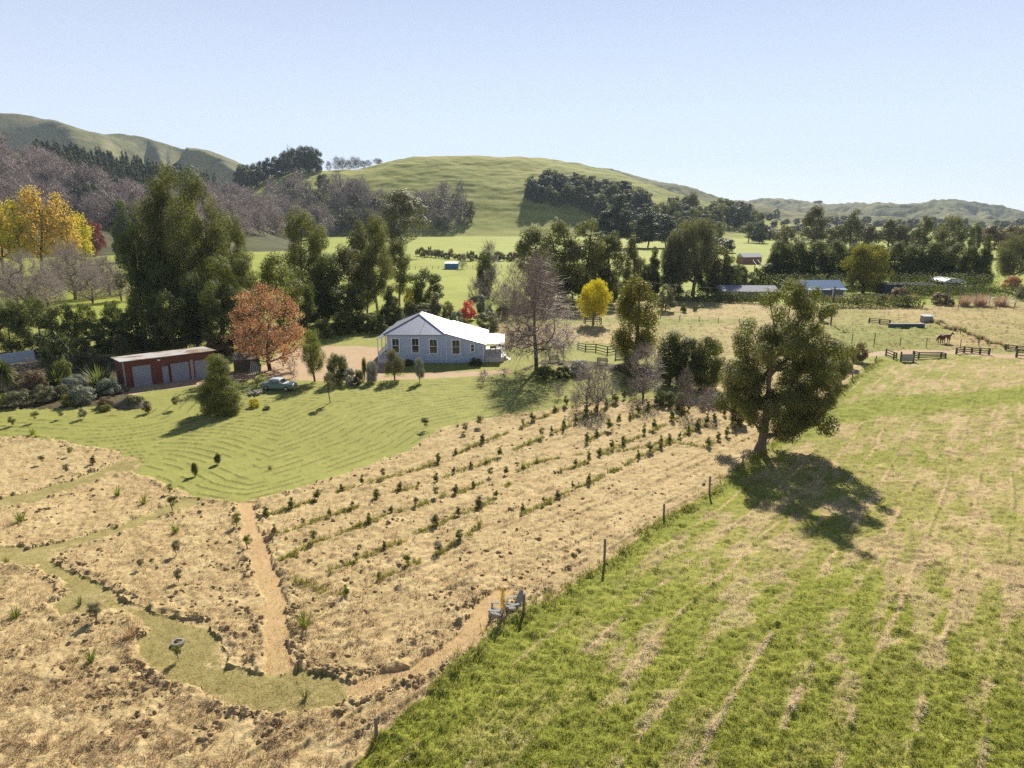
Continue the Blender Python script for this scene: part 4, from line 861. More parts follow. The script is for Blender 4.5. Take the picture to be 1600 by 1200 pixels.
LOWER = [(385, 322), (430, 305), (520, 300), (600, 318), (640, 328), (735, 322), (735, 356), (690, 362), (620, 366), (520, 364), (400, 366)]
for i, (x, y) in enumerate(inpoly(LOWER, 78, 70)):
    if i % 4 == 3: plant('round', rs.choice(['pine', 'deep', 'olive']), "dark evergreen tree among the bare trees at the foot of the grassy hill", TR, x, y, y - rs.uniform(22, 34), rs.uniform(20, 30), 'hillside_tree', 'evergreens at the hill foot', hill=True, lev=4)
    else: plant('barehigh' if i % 2 else 'bare', TW_PURP if i % 3 else TW_GREY, "bare mauve tree at the foot of the grassy hill", TR, x, y, y - rs.uniform(28, 46), rs.uniform(20, 32), 'bare_tree', 'bare trees at the hill foot', hill=True, lev=4)
for x, y, t, w in ((150, 338, 286, 44), (128, 332, 290, 34), (172, 345, 305, 36), (185, 352, 316, 30), (200, 345, 320, 24)):
    plant('round', 'pine', "dark evergreen tree on the left slope above the golden poplars", TR, x, y, t, w, 'hillside_tree', 'evergreens on the left slope', hill=True, lev=3)
for x, y, t, w in ((1202, 345, 332, 14), (1213, 342, 326, 12), (1140, 322, 312, 16), (1278, 318, 313, 16)):
    plant('round', 'pine', "far dark tree on the ridge behind the hillside wood", TR, x, y, t, w, 'hillside_tree', 'far ridge trees', hill=True, lev=4)

def mass(name, label, cat, items, mat, wood=True):
    """a far wood that reads as one mass: one object"""
    Vs, Fs, vs, b = [], [], [], 0
    for kind, var, P, H, Wd_ in items:
        wd, lf, Wn = proto(kind, 4, var); a = rs.random() * 6.28; c, q = math.cos(a), math.sin(a)
        for (V, f, v) in ([lf] + ([(wd[0], wd[1], np.zeros(len(wd[1])))] if wood and wd is not None else [])):
            X = np.stack([(V[:, 0] * c - V[:, 1] * q) * Wd_ / Wn, (V[:, 0] * q + V[:, 1] * c) * Wd_ / Wn, V[:, 2] * H], 1) + P
            Vs.append(X); Fs.append(f + b); vs.append(v); b += len(X)
    return tag(mobj(name, arr_mesh(name, np.concatenate(Vs), np.concatenate(Fs), mat, False, np.concatenate(vs))), label, cat, kind="stuff")
it = []
for x, y in inpoly([(-60, 256), (20, 256), (60, 266), (110, 288), (190, 318), (300, 326), (350, 312), (410, 325), (410, 352), (360, 362), (280, 366), (220, 356), (150, 356), (100, 350), (-60, 352)], 210, 20):
    P = GH(x, y); m = math.hypot(P[0], P[1]) / F; it.append((('barehigh', 'bare')[rs.random() < .5], rs.randrange(3), P, rs.uniform(26, 40) * m, rs.uniform(20, 30) * m))
for x, y in inpoly([(285, 345), (380, 335), (470, 350), (520, 362), (520, 371), (380, 374), (285, 374)], 70, 25):
    P = GH(x, y); m = math.hypot(P[0], P[1]) / F; it.append((('barehigh', 'bare')[rs.random() < .5], rs.randrange(3), P, rs.uniform(24, 36) * m, rs.uniform(20, 28) * m))
mass("bare_wood", "mauve grey wood of bare trees covering the slope at the far left", "wood", it, TW_PURP)
it = []
for x, y in inpoly([(52, 250), (130, 259), (200, 269), (300, 290), (345, 299), (345, 310), (250, 316), (170, 300), (110, 282), (60, 262)], 330, 8):
    P = GH(x, y); m = math.hypot(P[0], P[1]) / F; it.append(('cone', rs.randrange(3), P, rs.uniform(20, 28) * m, rs.uniform(9, 13) * m))
mass("pine_wood", "dark pine plantation in a long band below the high left hill", "wood", it, LM['pine'], False)
it = []
for x, y in inpoly([(1180, 352), (1300, 348), (1440, 350), (1600, 352), (1680, 356), (1680, 364), (1180, 366)], 110, 8):
    P = GH(x, y, 500); m = math.hypot(P[0], P[1]) / F; it.append(('round', rs.randrange(3), P, rs.uniform(6, 11) * m, rs.uniform(9, 16) * m))
mass("valley_wood", "hazy bluish line of far trees under the distant hills", "wood", it, LM['pine'], False)
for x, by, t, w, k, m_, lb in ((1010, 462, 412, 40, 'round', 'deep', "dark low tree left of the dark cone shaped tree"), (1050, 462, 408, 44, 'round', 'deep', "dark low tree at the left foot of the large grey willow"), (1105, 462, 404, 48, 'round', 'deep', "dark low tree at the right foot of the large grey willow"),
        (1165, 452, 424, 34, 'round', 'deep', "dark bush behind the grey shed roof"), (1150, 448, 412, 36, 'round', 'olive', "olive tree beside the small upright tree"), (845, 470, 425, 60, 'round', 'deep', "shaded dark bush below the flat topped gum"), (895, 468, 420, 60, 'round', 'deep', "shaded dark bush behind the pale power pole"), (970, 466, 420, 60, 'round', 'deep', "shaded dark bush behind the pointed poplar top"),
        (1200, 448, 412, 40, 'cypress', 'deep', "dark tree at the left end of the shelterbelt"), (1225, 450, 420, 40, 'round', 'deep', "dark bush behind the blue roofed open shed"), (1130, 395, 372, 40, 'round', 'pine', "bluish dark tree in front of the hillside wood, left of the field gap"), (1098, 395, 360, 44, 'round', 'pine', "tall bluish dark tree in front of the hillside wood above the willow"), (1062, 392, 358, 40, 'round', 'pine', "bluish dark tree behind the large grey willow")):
    plant(k, m_, lb, TR, x, by, t, w, 'evergreen_tree')
# ------------------------------------------------------------------ the house
WALL_B = newmat("blue_weatherboard")
def _board(mt, col, per, rough, strength, axis=2, spec=0.3):
    m, t, b = mt; tc = t.nodes.new("ShaderNodeTexCoord"); sx = t.nodes.new("ShaderNodeSeparateXYZ"); t.links.new(tc.outputs["Object"], sx.inputs[0])
    fr = math_n(t, 'FRACT', math_n(t, 'DIVIDE', sx.outputs[axis], per)); n = noise(t, 1.5, 4)
    c = ramp(t, n, [(0.3, tuple(v * 0.92 for v in col)), (0.7, tuple(min(1, v * 1.06) for v in col))])
    t.links.new(c, b.inputs["Base Color"]); bp = N(t, "ShaderNodeBump", Strength=strength, Distance=0.02); t.links.new(fr, bp.inputs["Height"]); t.links.new(bp.outputs[0], b.inputs["Normal"])
    b.inputs["Roughness"].default_value = rough; b.inputs["Specular IOR Level"].default_value = spec; return m
M_wall = _board(WALL_B, (0.47, 0.54, 0.69), 0.16, 0.6, 0.8)
M_iron = _board(newmat("pale_corrugated_iron"), (0.60, 0.60, 0.64), 0.25, 0.36, 0.08, 0, 0.6); M_iron.node_tree.nodes["Principled BSDF"].inputs["Metallic"].default_value = 0.75
M_iron_y = _board(newmat("pale_corrugated_iron_crosswise"), (0.60, 0.60, 0.64), 0.25, 0.36, 0.08, 1, 0.6); M_iron_y.node_tree.nodes["Principled BSDF"].inputs["Metallic"].default_value = 0.75
M_white = paint("white_paint", (0.80, 0.80, 0.79), 0.5, 0.05)
M_glass = paint("window_glass", (0.035, 0.04, 0.045), 0.08, 0.2, 2, spec=0.7)
M_deck = paint("pale_deck_boards", (0.62, 0.58, 0.56), 0.6, 0.12, 12)
M_ridge = paint("grey_flashing", (0.17, 0.18, 0.21), 0.5, 0.1)
M_dark = paint("dark_gap", (0.04, 0.037, 0.033), 0.9, 0.2)
M_wood = paint("weathered_wood", (0.20, 0.165, 0.13), 0.85, 0.3, 14, bump=0.4)
M_woodd = paint("dark_weathered_wood", (0.105, 0.085, 0.065), 0.9, 0.3, 14, bump=0.4)
M_woodg = paint("silvered_wood", (0.30, 0.28, 0.26), 0.8, 0.2, 14, bump=0.3)
M_steel = paint("galvanised_wire", (0.16, 0.155, 0.15), 0.9, 0.1, spec=0.1)

Yf = G(680, 567)[1]; hx0 = Yd(606, Yf)[0]; z0h = float(base_z(hx0 + 6, Yf)) - 0.05
xg = Yd(698, Yf)[0] - hx0; xr = Yd(756, Yf)[0] - hx0
zE = z_at(Yf, 520.5) - z0h; zR = z_at(Yf, 537.0) - z0h; DP = 11.0; half = xg / 2; zA = z_at(Yf + half, 491.5) - z0h
house = thing("house", "blue weatherboard house with a pale hipped iron roof and white framed windows", "house", (hx0, Yf, z0h))
MB().poly([(0, 0, 0.0), (xr, 0, 0.0), (xr, 0, zR), (xg, 0, zE), (0, 0, zE)], (0, DP, 0)).build("wall", M_wall, house)
fd_ = MB().box((xr / 2, -0.02, 0.22), (xr + 0.06, 0.05, 0.44)); fd_.build("base_boards", paint("base_board_blue", (0.33, 0.41, 0.57), 0.7), house)
ov = 0.38; sl = (zA - zE) / half; e = zE - ov * sl + 0.07; a1 = (half, half, zA + 0.07); a2 = (half, half + 2.6, zA + 0.07)
t_ = (0, 0, -0.07)
rf = MB().poly([(-ov, -ov, e), (xg + 0.0, -ov, e), a1], t_); rfo = rf.build("roof", M_iron, house)
MB().poly([(-ov, DP + ov, e), (-ov, -ov, e), a1, a2], t_).build("roof_slope", M_iron_y, house)["label"] = "dark grey left roof slope"
zl = zE + 0.07
rs_ = MB().poly([(xg, -ov, e + 0.02), (xg, DP + ov, e + 0.02), a2, a1], t_); r2 = (zR - zE) / (xr - xg)
rs_.poly([(xg, -ov + .01, zl - 0.03), (xr + 0.35, -ov + .01, zR + 0.35 * r2 + 0.07), (xr + 0.35, DP + ov, zR + 0.35 * r2 + 0.07), (xg, DP + ov, zl - 0.03)], t_)
rs_.build("roof_slope", M_iron_y, house)["label"] = "sunlit white right roof slope"
MB().poly([(xg, DP + ov, e), (-ov, DP + ov, e), a2], t_).build("roof_slope", M_iron, house)
rg = MB()
for p, q in (((-ov, -ov, e), a1), ((xg, -ov, e), a1), (a1, a2), ((-ov, DP + ov, e), a2)):
    rg.bar((p[0], p[1], p[2] + 0.03), (q[0], q[1], q[2] + 0.03), 0.22, 0.06)
rg.build("ridge_capping", M_ridge, house)
MB().bar((-ov, -ov - 0.04, e - 0.06), (xg, -ov - 0.04, e - 0.06), 0.10, 0.12).build("gutter", paint("gutter_grey", (0.30, 0.33, 0.40), 0.5), house)
MB().bar((xg + 0.0, -0.08, 0.1), (xg + 0.0, -0.08, zE - 0.1), 0.09).build("downpipe", M_white, house)
def win(x0, x1, ya, yb):
    a = Yd(x0, Yf)[0] - hx0; b = Yd(x1, Yf)[0] - hx0; zt = z_at(Yf, ya) - z0h; zb = z_at(Yf, yb) - z0h; w = 0.13
    m = MB(); m.box(((a + b) / 2, -0.05, zt - w / 2), (b - a + 0.06, 0.13, w)); m.box(((a + b) / 2, -0.06, zb + w / 2), (b - a + 0.12, 0.17, w))
    for x in (a + w / 2, b - w / 2): m.box((x, -0.05, (zt + zb) / 2), (w, 0.12, zt - zb - 2 * w))
    o = m.build("window", M_white, house)
    MB().box(((a + b) / 2, -0.005, (zt + zb) / 2), (b - a - 2 * w, 0.04, zt - zb - 2 * w)).build("pane", M_glass, o)
    g_ = MB().box(((a + b) / 2, -0.035, (zt + zb) / 2), (b - a - 2 * w, 0.05, 0.06))
    if zt - zb > 1.2: g_.box(((a + b) / 2, -0.032, (zt + zb) / 2 + .4), (0.03, 0.04, (zt - zb) / 2 - w))
    g_.build("glazing_bar", M_white, o)
for w_ in ((613, 626, 528, 552), (643.5, 656.5, 527.5, 552), (671, 685, 529, 553), (706, 720, 530, 554), (735, 742.5, 537, 550)): win(*w_)
MB().box((xr - 0.06, -0.03, zR / 2), (0.14, 0.08, zR)).build("corner_board", M_white, house)
# verandah on the left
vl = Yd(590.5, Yf)[0] - hx0; zv = z_at(Yf, 530.5) - z0h
vr = MB().poly([(vl - .15, -ov, zv), (0, -ov, zE - 0.25), (0, DP, zE - 0.25), (vl - .15, DP, zv)], (0, 0, -0.06)).build("verandah_roof", M_iron_y, house)
MB().box((vl / 2 - 0.01, DP / 2, 0.3), (-vl, DP, 0.6)).build("verandah_deck", M_deck, house)
for y in (0.08, 3.0, 6.0, 9.0):
    MB().box((vl + 0.08, y, 0.6 + (zv - 0.66) / 2), (0.11, 0.11, zv - 0.66)).build("verandah_post", M_white, house)
rl = MB()
for z in (0.75, 1.45): rl.bar((vl + 0.08, 0.08, z), (vl + 0.08, DP, z), 0.06); rl.bar((vl + 0.08, 0.08, z), (-0.05, 0.08, z), 0.06)
for i in range(44): rl.bar((vl + 0.08, 0.1 + i * 0.24, 0.75), (vl + 0.08, 0.1 + i * 0.24, 1.45), 0.03)
for i in range(7): rl.bar((vl + 0.2 + i * 0.19, 0.08, 0.75), (vl + 0.2 + i * 0.19, 0.08, 1.45), 0.03)
rl.build("railing", M_white, house)
# porch and deck on the right
pr = Yd(787, Yf + 1)[0] - hx0; zp_ = z_at(Yf + 0.6, 538) - z0h
MB().poly([(xr + 0.36, 0.5, zp_ + 0.12), (pr + .1, 0.5, zp_), (pr + .1, 9.0, zp_), (xr + 0.36, 9.0, zp_ + 0.12)], (0, 0, -0.06)).build("porch_roof", M_iron_y, house)
dk = MB().box(((xr + pr) / 2 + 0.05, 4.6, 0.36), (pr - xr, 8.4, 0.72)); dk.build("deck", M_deck, house)
for y in (0.7, 4.5, 8.6): MB().box((pr - 0.12, y, 0.72 + (zp_ - 0.78) / 2), (0.12, 0.12, zp_ - 0.78)).build("porch_post", M_white, house)
MB().box((xr + 0.12, 1.2, 0.72 + (zp_ - .8) / 2), (0.12, 0.12, zp_ - .8)).build("porch_post", M_white, house)
st_ = MB()
for i in range(3): st_.box((pr + 0.2 + i * 0.3, 2.6, 0.27 - i * .18 + .1), (0.3, 1.6, 0.54 - i * 0.36 + .2 * 0 + .0001))
st_.build("steps", M_deck, house)
ae = MB().bar((half + 0.9, 1.9, zE + 0.9), (half + 0.9, 1.9, zE + 3.1), 0.025, n=6); ae.bar((half + 0.2, 1.9, zE + 3.0), (half + 1.5, 1.9, zE + 2.85), 0.02)
for i in range(5): ae.bar((half + 0.3 + i * 0.25, 1.6, zE + 2.98 - i * .03), (half + 0.3 + i * 0.25, 2.2, zE + 2.98 - i * .03), 0.012)
ae.build("aerial", M_ridge, house)
MB().bar((xg + 2.4, 4.4, zE - 0.9), (xg + 2.4, 4.4, zE + 0.15), 0.09, n=8).build("vent_pipe", M_ridge, house)
# table on the deck, planter beside it
tb = thing("table", "small dark outdoor table on the white house deck", "table", (hx0 + xr + 1.2, Yf + 4.2, z0h + 0.72))
MB().box((0, 0, 0.72), (0.9, 1.5, 0.05)).build("tabletop", M_woodd, tb)
for x in (-.38, .38):
    for y in (-.66, .66): MB().box((x, y, 0.345), (0.06, 0.06, 0.69)).build("leg", M_woodd, tb)

# ------------------------------------------------------------------ the red shed
A = G(197, 606); Bq = G(323, 588.5); dv = (Bq - A)[:2]; L1 = np.linalg.norm(dv); rz = math.atan2(dv[1], dv[0])
zs0 = float(min(A[2], Bq[2])) - 0.05; SH_ = z_at(A[1], 565) - zs0; SL = L1 * 1.12; SD = 4.6
shed = thing("shed", "long red shed with three grey roller doors and a patchy rusty iron roof", "shed", (A[0], A[1], zs0), rz)
M_red = _board(newmat("red_cladding"), (0.16, 0.052, 0.036), 0.30, 0.7, 0.5)
M_door = _board(newmat("grey_roller_door"), (0.27, 0.28, 0.34), 0.10, 0.5, 0.6)
m, t, b = newmat("rusty_roof_iron"); n_ = noise(t, 0.42, 3); c_ = ramp(t, n_, [(0.46, (0.52, 0.50, 0.49)), (0.50, (0.42, 0.34, 0.28)), (0.58, (0.28, 0.20, 0.14))]); t.links.new(c_, b.inputs["Base Color"]); b.inputs["Roughness"].default_value = 0.45; M_rust = m
MB().box((SL / 2, SD / 2, SH_ / 2 - .2), (SL, SD, SH_ - .4)).poly([(0, 0, SH_ - .4), (0, SD, SH_ - .4), (0, SD, SH_ - .27), (0, 0, SH_ - .01)], (SL, 0, 0)).build("wall", M_red, shed)
MB().poly([(-0.35, -0.4, SH_ + 0.02), (SL + 0.3, -0.4, SH_ + 0.02), (SL + 0.3, SD + 0.3, SH_ - 0.28), (-0.35, SD + 0.3, SH_ - 0.28)], (0, 0, 0.07)).build("roof", M_rust, shed)
def door(f0, f1, h, nm, mt):
    o = MB().box(((f0 + f1) / 2 * L1, -0.02, h / 2), ((f1 - f0) * L1, 0.06, h)).build(nm, mt, shed)
    fr = MB()
    for x in (f0 * L1, f1 * L1): fr.box((x, -0.04, h / 2), (0.09, 0.12, h))
    fr.box(((f0 + f1) / 2 * L1, -0.04, h + 0.05), ((f1 - f0) * L1 + 0.1, 0.12, 0.1)); fr.build("frame", M_red, o); return o
door(0.09, 0.32, 2.55, "roller_door", M_door); d_ = door(0.44, 0.53, 2.1, "side_door", M_door)
MB().box((0.51 * L1, -0.08, 1.0), (0.05, 0.05, 0.12)).build("handle", M_ridge, d_)
door(0.55, 0.79, 2.3, "roller_door", M_door); door(0.85, 1.07, 2.3, "roller_door", M_door)
MB().box((0.82 * L1, -0.1, 1.25), (0.35, 0.1, 2.5)).build("post", paint("weathered_post", (0.34, 0.28, 0.23)), shed)
MB().box((0.42 * L1, -0.1, 2.95), (0.3, 0.16, 0.14)).build("lamp", M_white, shed)
MB().box((0.0, -0.06, SH_ / 2), (0.16, 0.1, SH_)).build("corner_board", M_woodg, shed)
# open lean-to right of the shed
P = G(366, 586); lean = thing("lean_to", "dark open lean-to with propped boards between the shed and the orange tree", "lean-to", P, rz * 0.5)
MB().poly([(0, -0.2, 1.9), (3.2, -0.2, 1.9), (3.2, 2.6, 2.3), (0, 2.6, 2.3)], (0, 0, 0.06)).build("roof", paint("old_dark_iron", (0.12, 0.10, 0.09), 0.6), lean)
MB().box((1.6, 2.5, 1.05), (3.2, 0.1, 2.1)).build("wall", M_woodd, lean)
for x in (0.1, 3.1): MB().box((x, 0, 0.95), (0.14, 0.14, 1.9)).build("post", M_woodd, lean)
bd = MB()
for i in range(6): bd.bar((1.9 + i * 0.25, -0.6 + 0.05 * i, 0.0), (2.2 + i * 0.22, 0.1, 1.7 - 0.1 * i), 0.16, 0.03)
bd.build("board", M_woodg, lean)
# tin fence at the far left
P0, P1 = G(-6, 572), G(56, 566)
fn = thing("tin_fence", "low grey blue tin fence in the shade at the left edge", "fence", P0); d = P1 - P0
mm = MB(); mm.bar((0, 0, 0.75), (d[0], d[1], d[2] + 1.05), 0.05, 1.5); mm.build("panel", paint("grey_blue_tin", (0.36, 0.42, 0.50), 0.5), fn)
for k in (0.05, 0.5, 0.97): MB().box((d[0] * k, d[1] * k + .08, 0.8), (0.1, 0.08, 1.7)).build("post", M_wood, fn)

# ------------------------------------------------------------------ old car
def loft(secs, caps=True):
    n = len(secs[0]); vs = [p for s in secs for p in s]; fs = []
    for i in range(len(secs) - 1):
        for k in range(n): fs.append((i * n + k, i * n + (k + 1) % n, (i + 1) * n + (k + 1) % n, (i + 1) * n + k))
    if caps: fs += [tuple(reversed(range(n))), tuple(range((len(secs) - 1) * n, len(secs) * n))]
    return MB().add(vs, fs)
def ring(x, zb, zt, w, r=0.12):
    return [(x, -w + r * .6, zb), (x, -w, zb + r), (x, -w, zt - r), (x, -w + r, zt), (x, w - r, zt), (x, w, zt - r), (x, w, zb + r), (x, w - r * .6, zb)]
P = G(437, 609); car = thing("parked_car", "old green saloon car with a pale roof parked under the orange tree", "car", P, rad(-9))
M_cg = paint("car_green", (0.15, 0.23, 0.19), 0.3, 0.08, spec=0.6); M_cw = paint("car_pale", (0.62, 0.66, 0.68), 0.25, 0.05, spec=0.6); M_tyre = paint("tyre_rubber", (0.03, 0.03, 0.03), 0.8); M_chr = paint("chrome", (0.6, 0.6, 0.6), 0.2, metal=0.9)
loft([ring(-2.0, .42, .78, .60), ring(-1.9, .30, .86, .74), ring(-1.2, .26, .92, .78), ring(-0.4, .26, .90, .79), ring(0.6, .26, .90, .79), ring(1.3, .28, .88, .77), ring(1.85, .32, .82, .72), ring(2.0, .42, .74, .60)]).build("body", M_cg, car, smooth=False)
loft([ring(0.55, .905, .93, .70, .03), ring(1.3, .885, .915, .68, .03), ring(1.85, .825, .85, .62, .02)]).build("bonnet", M_cw, car)  # pale sheet on the green body: sky reflection put into the paint colour
loft([ring(-1.30, .90, .92, .70, .05), ring(-0.95, .90, 1.36, .60, .10), ring(-0.3, .90, 1.44, .60, .10), ring(0.25, .90, 1.40, .60, .10), ring(0.75, .90, .92, .70, .05)]).build("roof", M_cw, car)
for s in (-1, 1):
    gl = MB()
    for xa, xb in ((-0.95, -0.38), (-0.30, 0.32)):
        gl.add([(xa, s * .705, .95), (xb + .06, s * .705, .95), (xb - .06 if xb > 0 else xb, s * .635, 1.28), (xa + .1, s * .635, 1.28)], [(0, 1, 2, 3)])
    gl.build("side_window", M_glass, car)
MB().add([(0.715, -.6, .98), (0.715, .6, .98), (0.40, .5, 1.32), (0.40, -.5, 1.32)], [(0, 1, 2, 3)]).build("windscreen", M_glass, car)
MB().add([(-1.285, -.58, .98), (-1.285, .58, .98), (-1.06, .5, 1.30), (-1.06, -.5, 1.30)], [(0, 3, 2, 1)]).build("rear_window", M_glass, car)
for x in (-1.25, 1.2):
    for s in (-1, 1):
        w = MB().bar((x, s * .64, .31), (x, s * .82, .31), .31, n=16).build("wheel", M_tyre, car)
        MB().bar((x, s * .80, .31), (x, s * .835, .31), .17, n=12).build("hubcap", M_chr, w)
for x in (-2.05, 2.05): MB().box((x, 0, .44), (.08, 1.4, .12)).build("bumper", M_chr, car)
for s in (-1, 1): MB().bar((1.93, s * .5, .66), (2.03, s * .5, .66), .10, n=12).build("headlight", M_white, car)
# scrap pile beside it
rp = random.Random(3); P = G(398, 616); pile = MB()
for i in range(16):
    x, y = rp.uniform(-.8, .8), rp.uniform(-.5, .5); a = rp.uniform(0, 6.3); pile.bar((x - math.cos(a) * .5, y - math.sin(a) * .5, rp.uniform(.05, .3)), (x + math.cos(a) * .5, y + math.sin(a) * .5, rp.uniform(.05, .5)), rp.uniform(.08, .3), .04)
o = pile.build("timber_pile", M_woodg, None); o.location = P; tag(o, "small heap of pale scrap boards beside the old car", "heap")
P = G(205, 634); rngp = np.random.default_rng(4); nn = 26; th = np.linspace(0, 2 * math.pi, nn, endpoint=False); hv, hf = [(0, 0, 1.1)], []
for r_, z_ in ((.35, 1.0), (.7, .7), (1.15, .3), (1.6, -.15)):
    for a in th: q = 1 + .25 * (vn(math.cos(a) * 2 + 5, math.sin(a) * 2 + r_ * 3, 8) - .5); hv.append((1.5 * r_ * q * math.cos(a), r_ * q * math.sin(a), z_ * (0.9 + .3 * q - .3)))
for i in range(nn): hf.append((0, 1 + i, 1 + (i + 1) % nn))
for k in range(3):
    for i in range(nn): hf.append((1 + k * nn + i, 1 + (k + 1) * nn + i, 1 + (k + 1) * nn + (i + 1) % nn, 1 + k * nn + (i + 1) % nn))
o = MB().add(hv, hf).build("soil_heap", paint("heap_soil", (0.13, 0.10, 0.065), 0.95, 0.35, 8, bump=0.8), None, smooth=True); o.location = P; tag(o, "dark heap of soil at the lawn edge in front of the red shed", "soil heap")

# ------------------------------------------------------------------ fences
def zg(x, y): return float(base_z(x, y))
def post_h(px, py, top):
    p = G(px, py); return p, max(0.5, z_at(p[1], top) - p[2])
def wire_fence(label, posts, wires=4, r=0.07, hts=None, mat=M_wood, wire_r=0.006, group=None, nm="wire_fence"):
    """posts: (px, foot y, top y)"""
    P = [post_h(*p) for p in posts]; o = P[0][0]
    f = thing(nm, label, "fence", o, 0, group)
    for i, (p, h) in enumerate(P):
        q = p - o; ln = 0.03 * math.sin(i * 7.3)
        MB().bar((q[0], q[1], q[2] - 0.25), (q[0] + ln, q[1] + ln * .5, q[2] + h), r, n=7).build("post", mat, f)
    for k in range(wires):
        w = MB(); fr = (k + 1) / (wires + 0.15)
        for (p, h), (p2, h2) in zip(P[:-1], P[1:]): w.bar((p - o) + np.array([0, 0, h * fr]), (p2 - o) + np.array([0, 0, h2 * fr]), wire_r, n=3)
        w.build("wire", M_steel, f)
    return f
FP = [(588, 1160, 1121), (818, 962, 928), (944, 885, 842), (1037, 812, 787), (1108, 775, 744), (1160, 730, 713), (1249, 668, 656), (1268, 655, 645), (1312, 612, 591), (1331, 597, 581), (1351, 580, 567), (1368, 568, 556)]
p0 = G(450, 1300); wire_fence("long wire fence of leaning wooden posts between the straw field and the green paddock", [(430, 1310, 1255)] + FP)
wire_fence("wire fence of thin dark posts behind the farm track on the right", [(1285, 545, 526), (1330, 543, 519), (1365, 542, 520), (1406, 541, 527), (1447, 543, 528), (1500, 545, 530), (1529, 541, 528), (1544, 540, 530)], 3, 0.06, mat=M_woodd)
wire_fence("wire fence along the straw paddock edge below the pink shrubs", [(1360, 481, 473), (1402, 481, 473), (1441, 482, 472), (1470, 482, 472), (1497, 483, 473), (1526, 483, 474), (1556, 484, 474), (1584, 484, 473), (1612, 484, 473)], 3, 0.06, mat=M_woodd)
wire_fence("low wire fence crossing the straw paddock behind the tall poplar", [(1032, 498, 491), (1062, 500, 492), (1092, 502, 494), (1122, 504, 496), (1155, 505, 497)], 3, 0.06, mat=M_woodd)
wire_fence("dark wire fence with close posts beside the blue hut in the bright pasture", [(640 + 9 * i, 421 - 0.15 * i, 416 - 0.15 * i) for i in range(20)], 2, 0.09, mat=M_woodd, wire_r=0.015)
wire_fence("tall pale posts of an orchard fence among the pink shrubs", [(1480, 478, 450), (1498, 478, 449), (1524, 479, 455), (1545, 479, 456), (1568, 479, 455), (1586, 480, 450)], 2, 0.06, mat=M_woodg)
wire_fence("overgrown wire fence running diagonally behind the brown horse", [(1468, 508, 500), (1500, 523, 516), (1528, 536, 528), (1542, 540, 532), (1575, 545, 537), (1610, 551, 543)], 3, 0.06, mat=M_woodd)
def rail_fence(label, pts, rails=4, pw=0.16, mat=M_woodd, cat="fence", nm="rail_fence", hfix=None):
    P = [post_h(*p) for p in pts]; o = P[0][0]; f = thing(nm, label, cat, o)
    for p, h in P:
        q = p - o; MB().box((q[0], q[1], q[2] + h / 2 - 0.1), (pw, pw, h + 0.2)).build("post", mat, f)
    for k in range(rails):
        w = MB(); fr = 0.22 + 0.70 * k / max(1, rails - 1)
        for (p, h), (p2, h2) in zip(P[:-1], P[1:]): w.bar((p - o) + np.array([0, 0, h * fr]), (p2 - o) + np.array([0, 0, h2 * fr]), 0.05, 0.13)
        w.build("rail", mat, f)
    return f
rail_fence("dark wooden rail fence zigzagging behind the garden near the poplar", [(903, 544, 535), (915, 548, 537), (931, 549, 537), (949, 554, 541), (964, 551, 539)], 3)
rail_fence("weathered wooden yard fence left of the gate near the farm track", [(1384, 556, 545), (1396, 562, 550), (1400, 560, 551)], 3)
rail_fence("weathered wooden rail fence right of the solid gate near the farm track", [(1426, 561, 548), (1435, 561, 550), (1470, 559, 550), (1477, 560, 552)], 4)
rail_fence("wooden rail fence in front of the brown horse beside the farm track", [(1494, 553, 543), (1506, 551, 541), (1518, 551, 543), (1531, 553, 544), (1545, 554, 544)], 3, 0.2)
rail_fence("wooden rail fence at the right edge above the farm track", [(1571, 547, 538), (1588, 547, 540), (1606, 549, 541)], 3, 0.22)
rail_fence("wooden rail fence at the right edge below the farm track", [(1588, 558, 545), (1612, 559, 548)], 3, 0.22)
rail_fence("old grey rail fence in the rough grass of the middle paddock", [(1358, 504, 497), (1374, 506, 498), (1390, 507, 500)], 3, 0.22)
gt = thing("gate", "solid grey boarded gate in the wooden fence near the farm track", "gate", G(1417, 566))
mm = MB()
for i in range(6): mm.box((0, 0, 0.22 + i * 0.17), (1.7, 0.06, 0.155))
mm.build("board_panel", M_woodg, gt)
for x in (-0.9, 0.9): MB().box((x, 0.04, 0.75), (0.16, 0.16, 1.5)).build("post", M_woodd, gt)
tr_ = thing("water_trough", "long dark trough pen with a pale rim in the middle paddock", "trough", G(1416, 512))
mm = MB().box((0, 0, 0.35), (6.4, 0.5, 0.7)); mm.build("tank", paint("trough_dark", (0.07, 0.085, 0.08)), tr_); MB().box((0, -0.05, 0.73), (6.5, 0.6, 0.06)).build("rim", paint("trough_rim", (0.22, 0.25, 0.30)), tr_)
hutb = thing("feed_bin", "small grey box shaped bin at the top of the middle paddock", "bin", G(1447, 503)); MB().box((0, 0, 0.55), (1.8, 1.2, 1.1)).build("box", M_woodg, hutb, 0.05); MB().poly([(-1, -.7, 1.12), (1, -.7, 1.12), (1, .7, 1.3), (-1, .7, 1.3)], (0, 0, .05)).build("lid", paint("bin_lid", (0.5, 0.5, 0.5)), hutb)
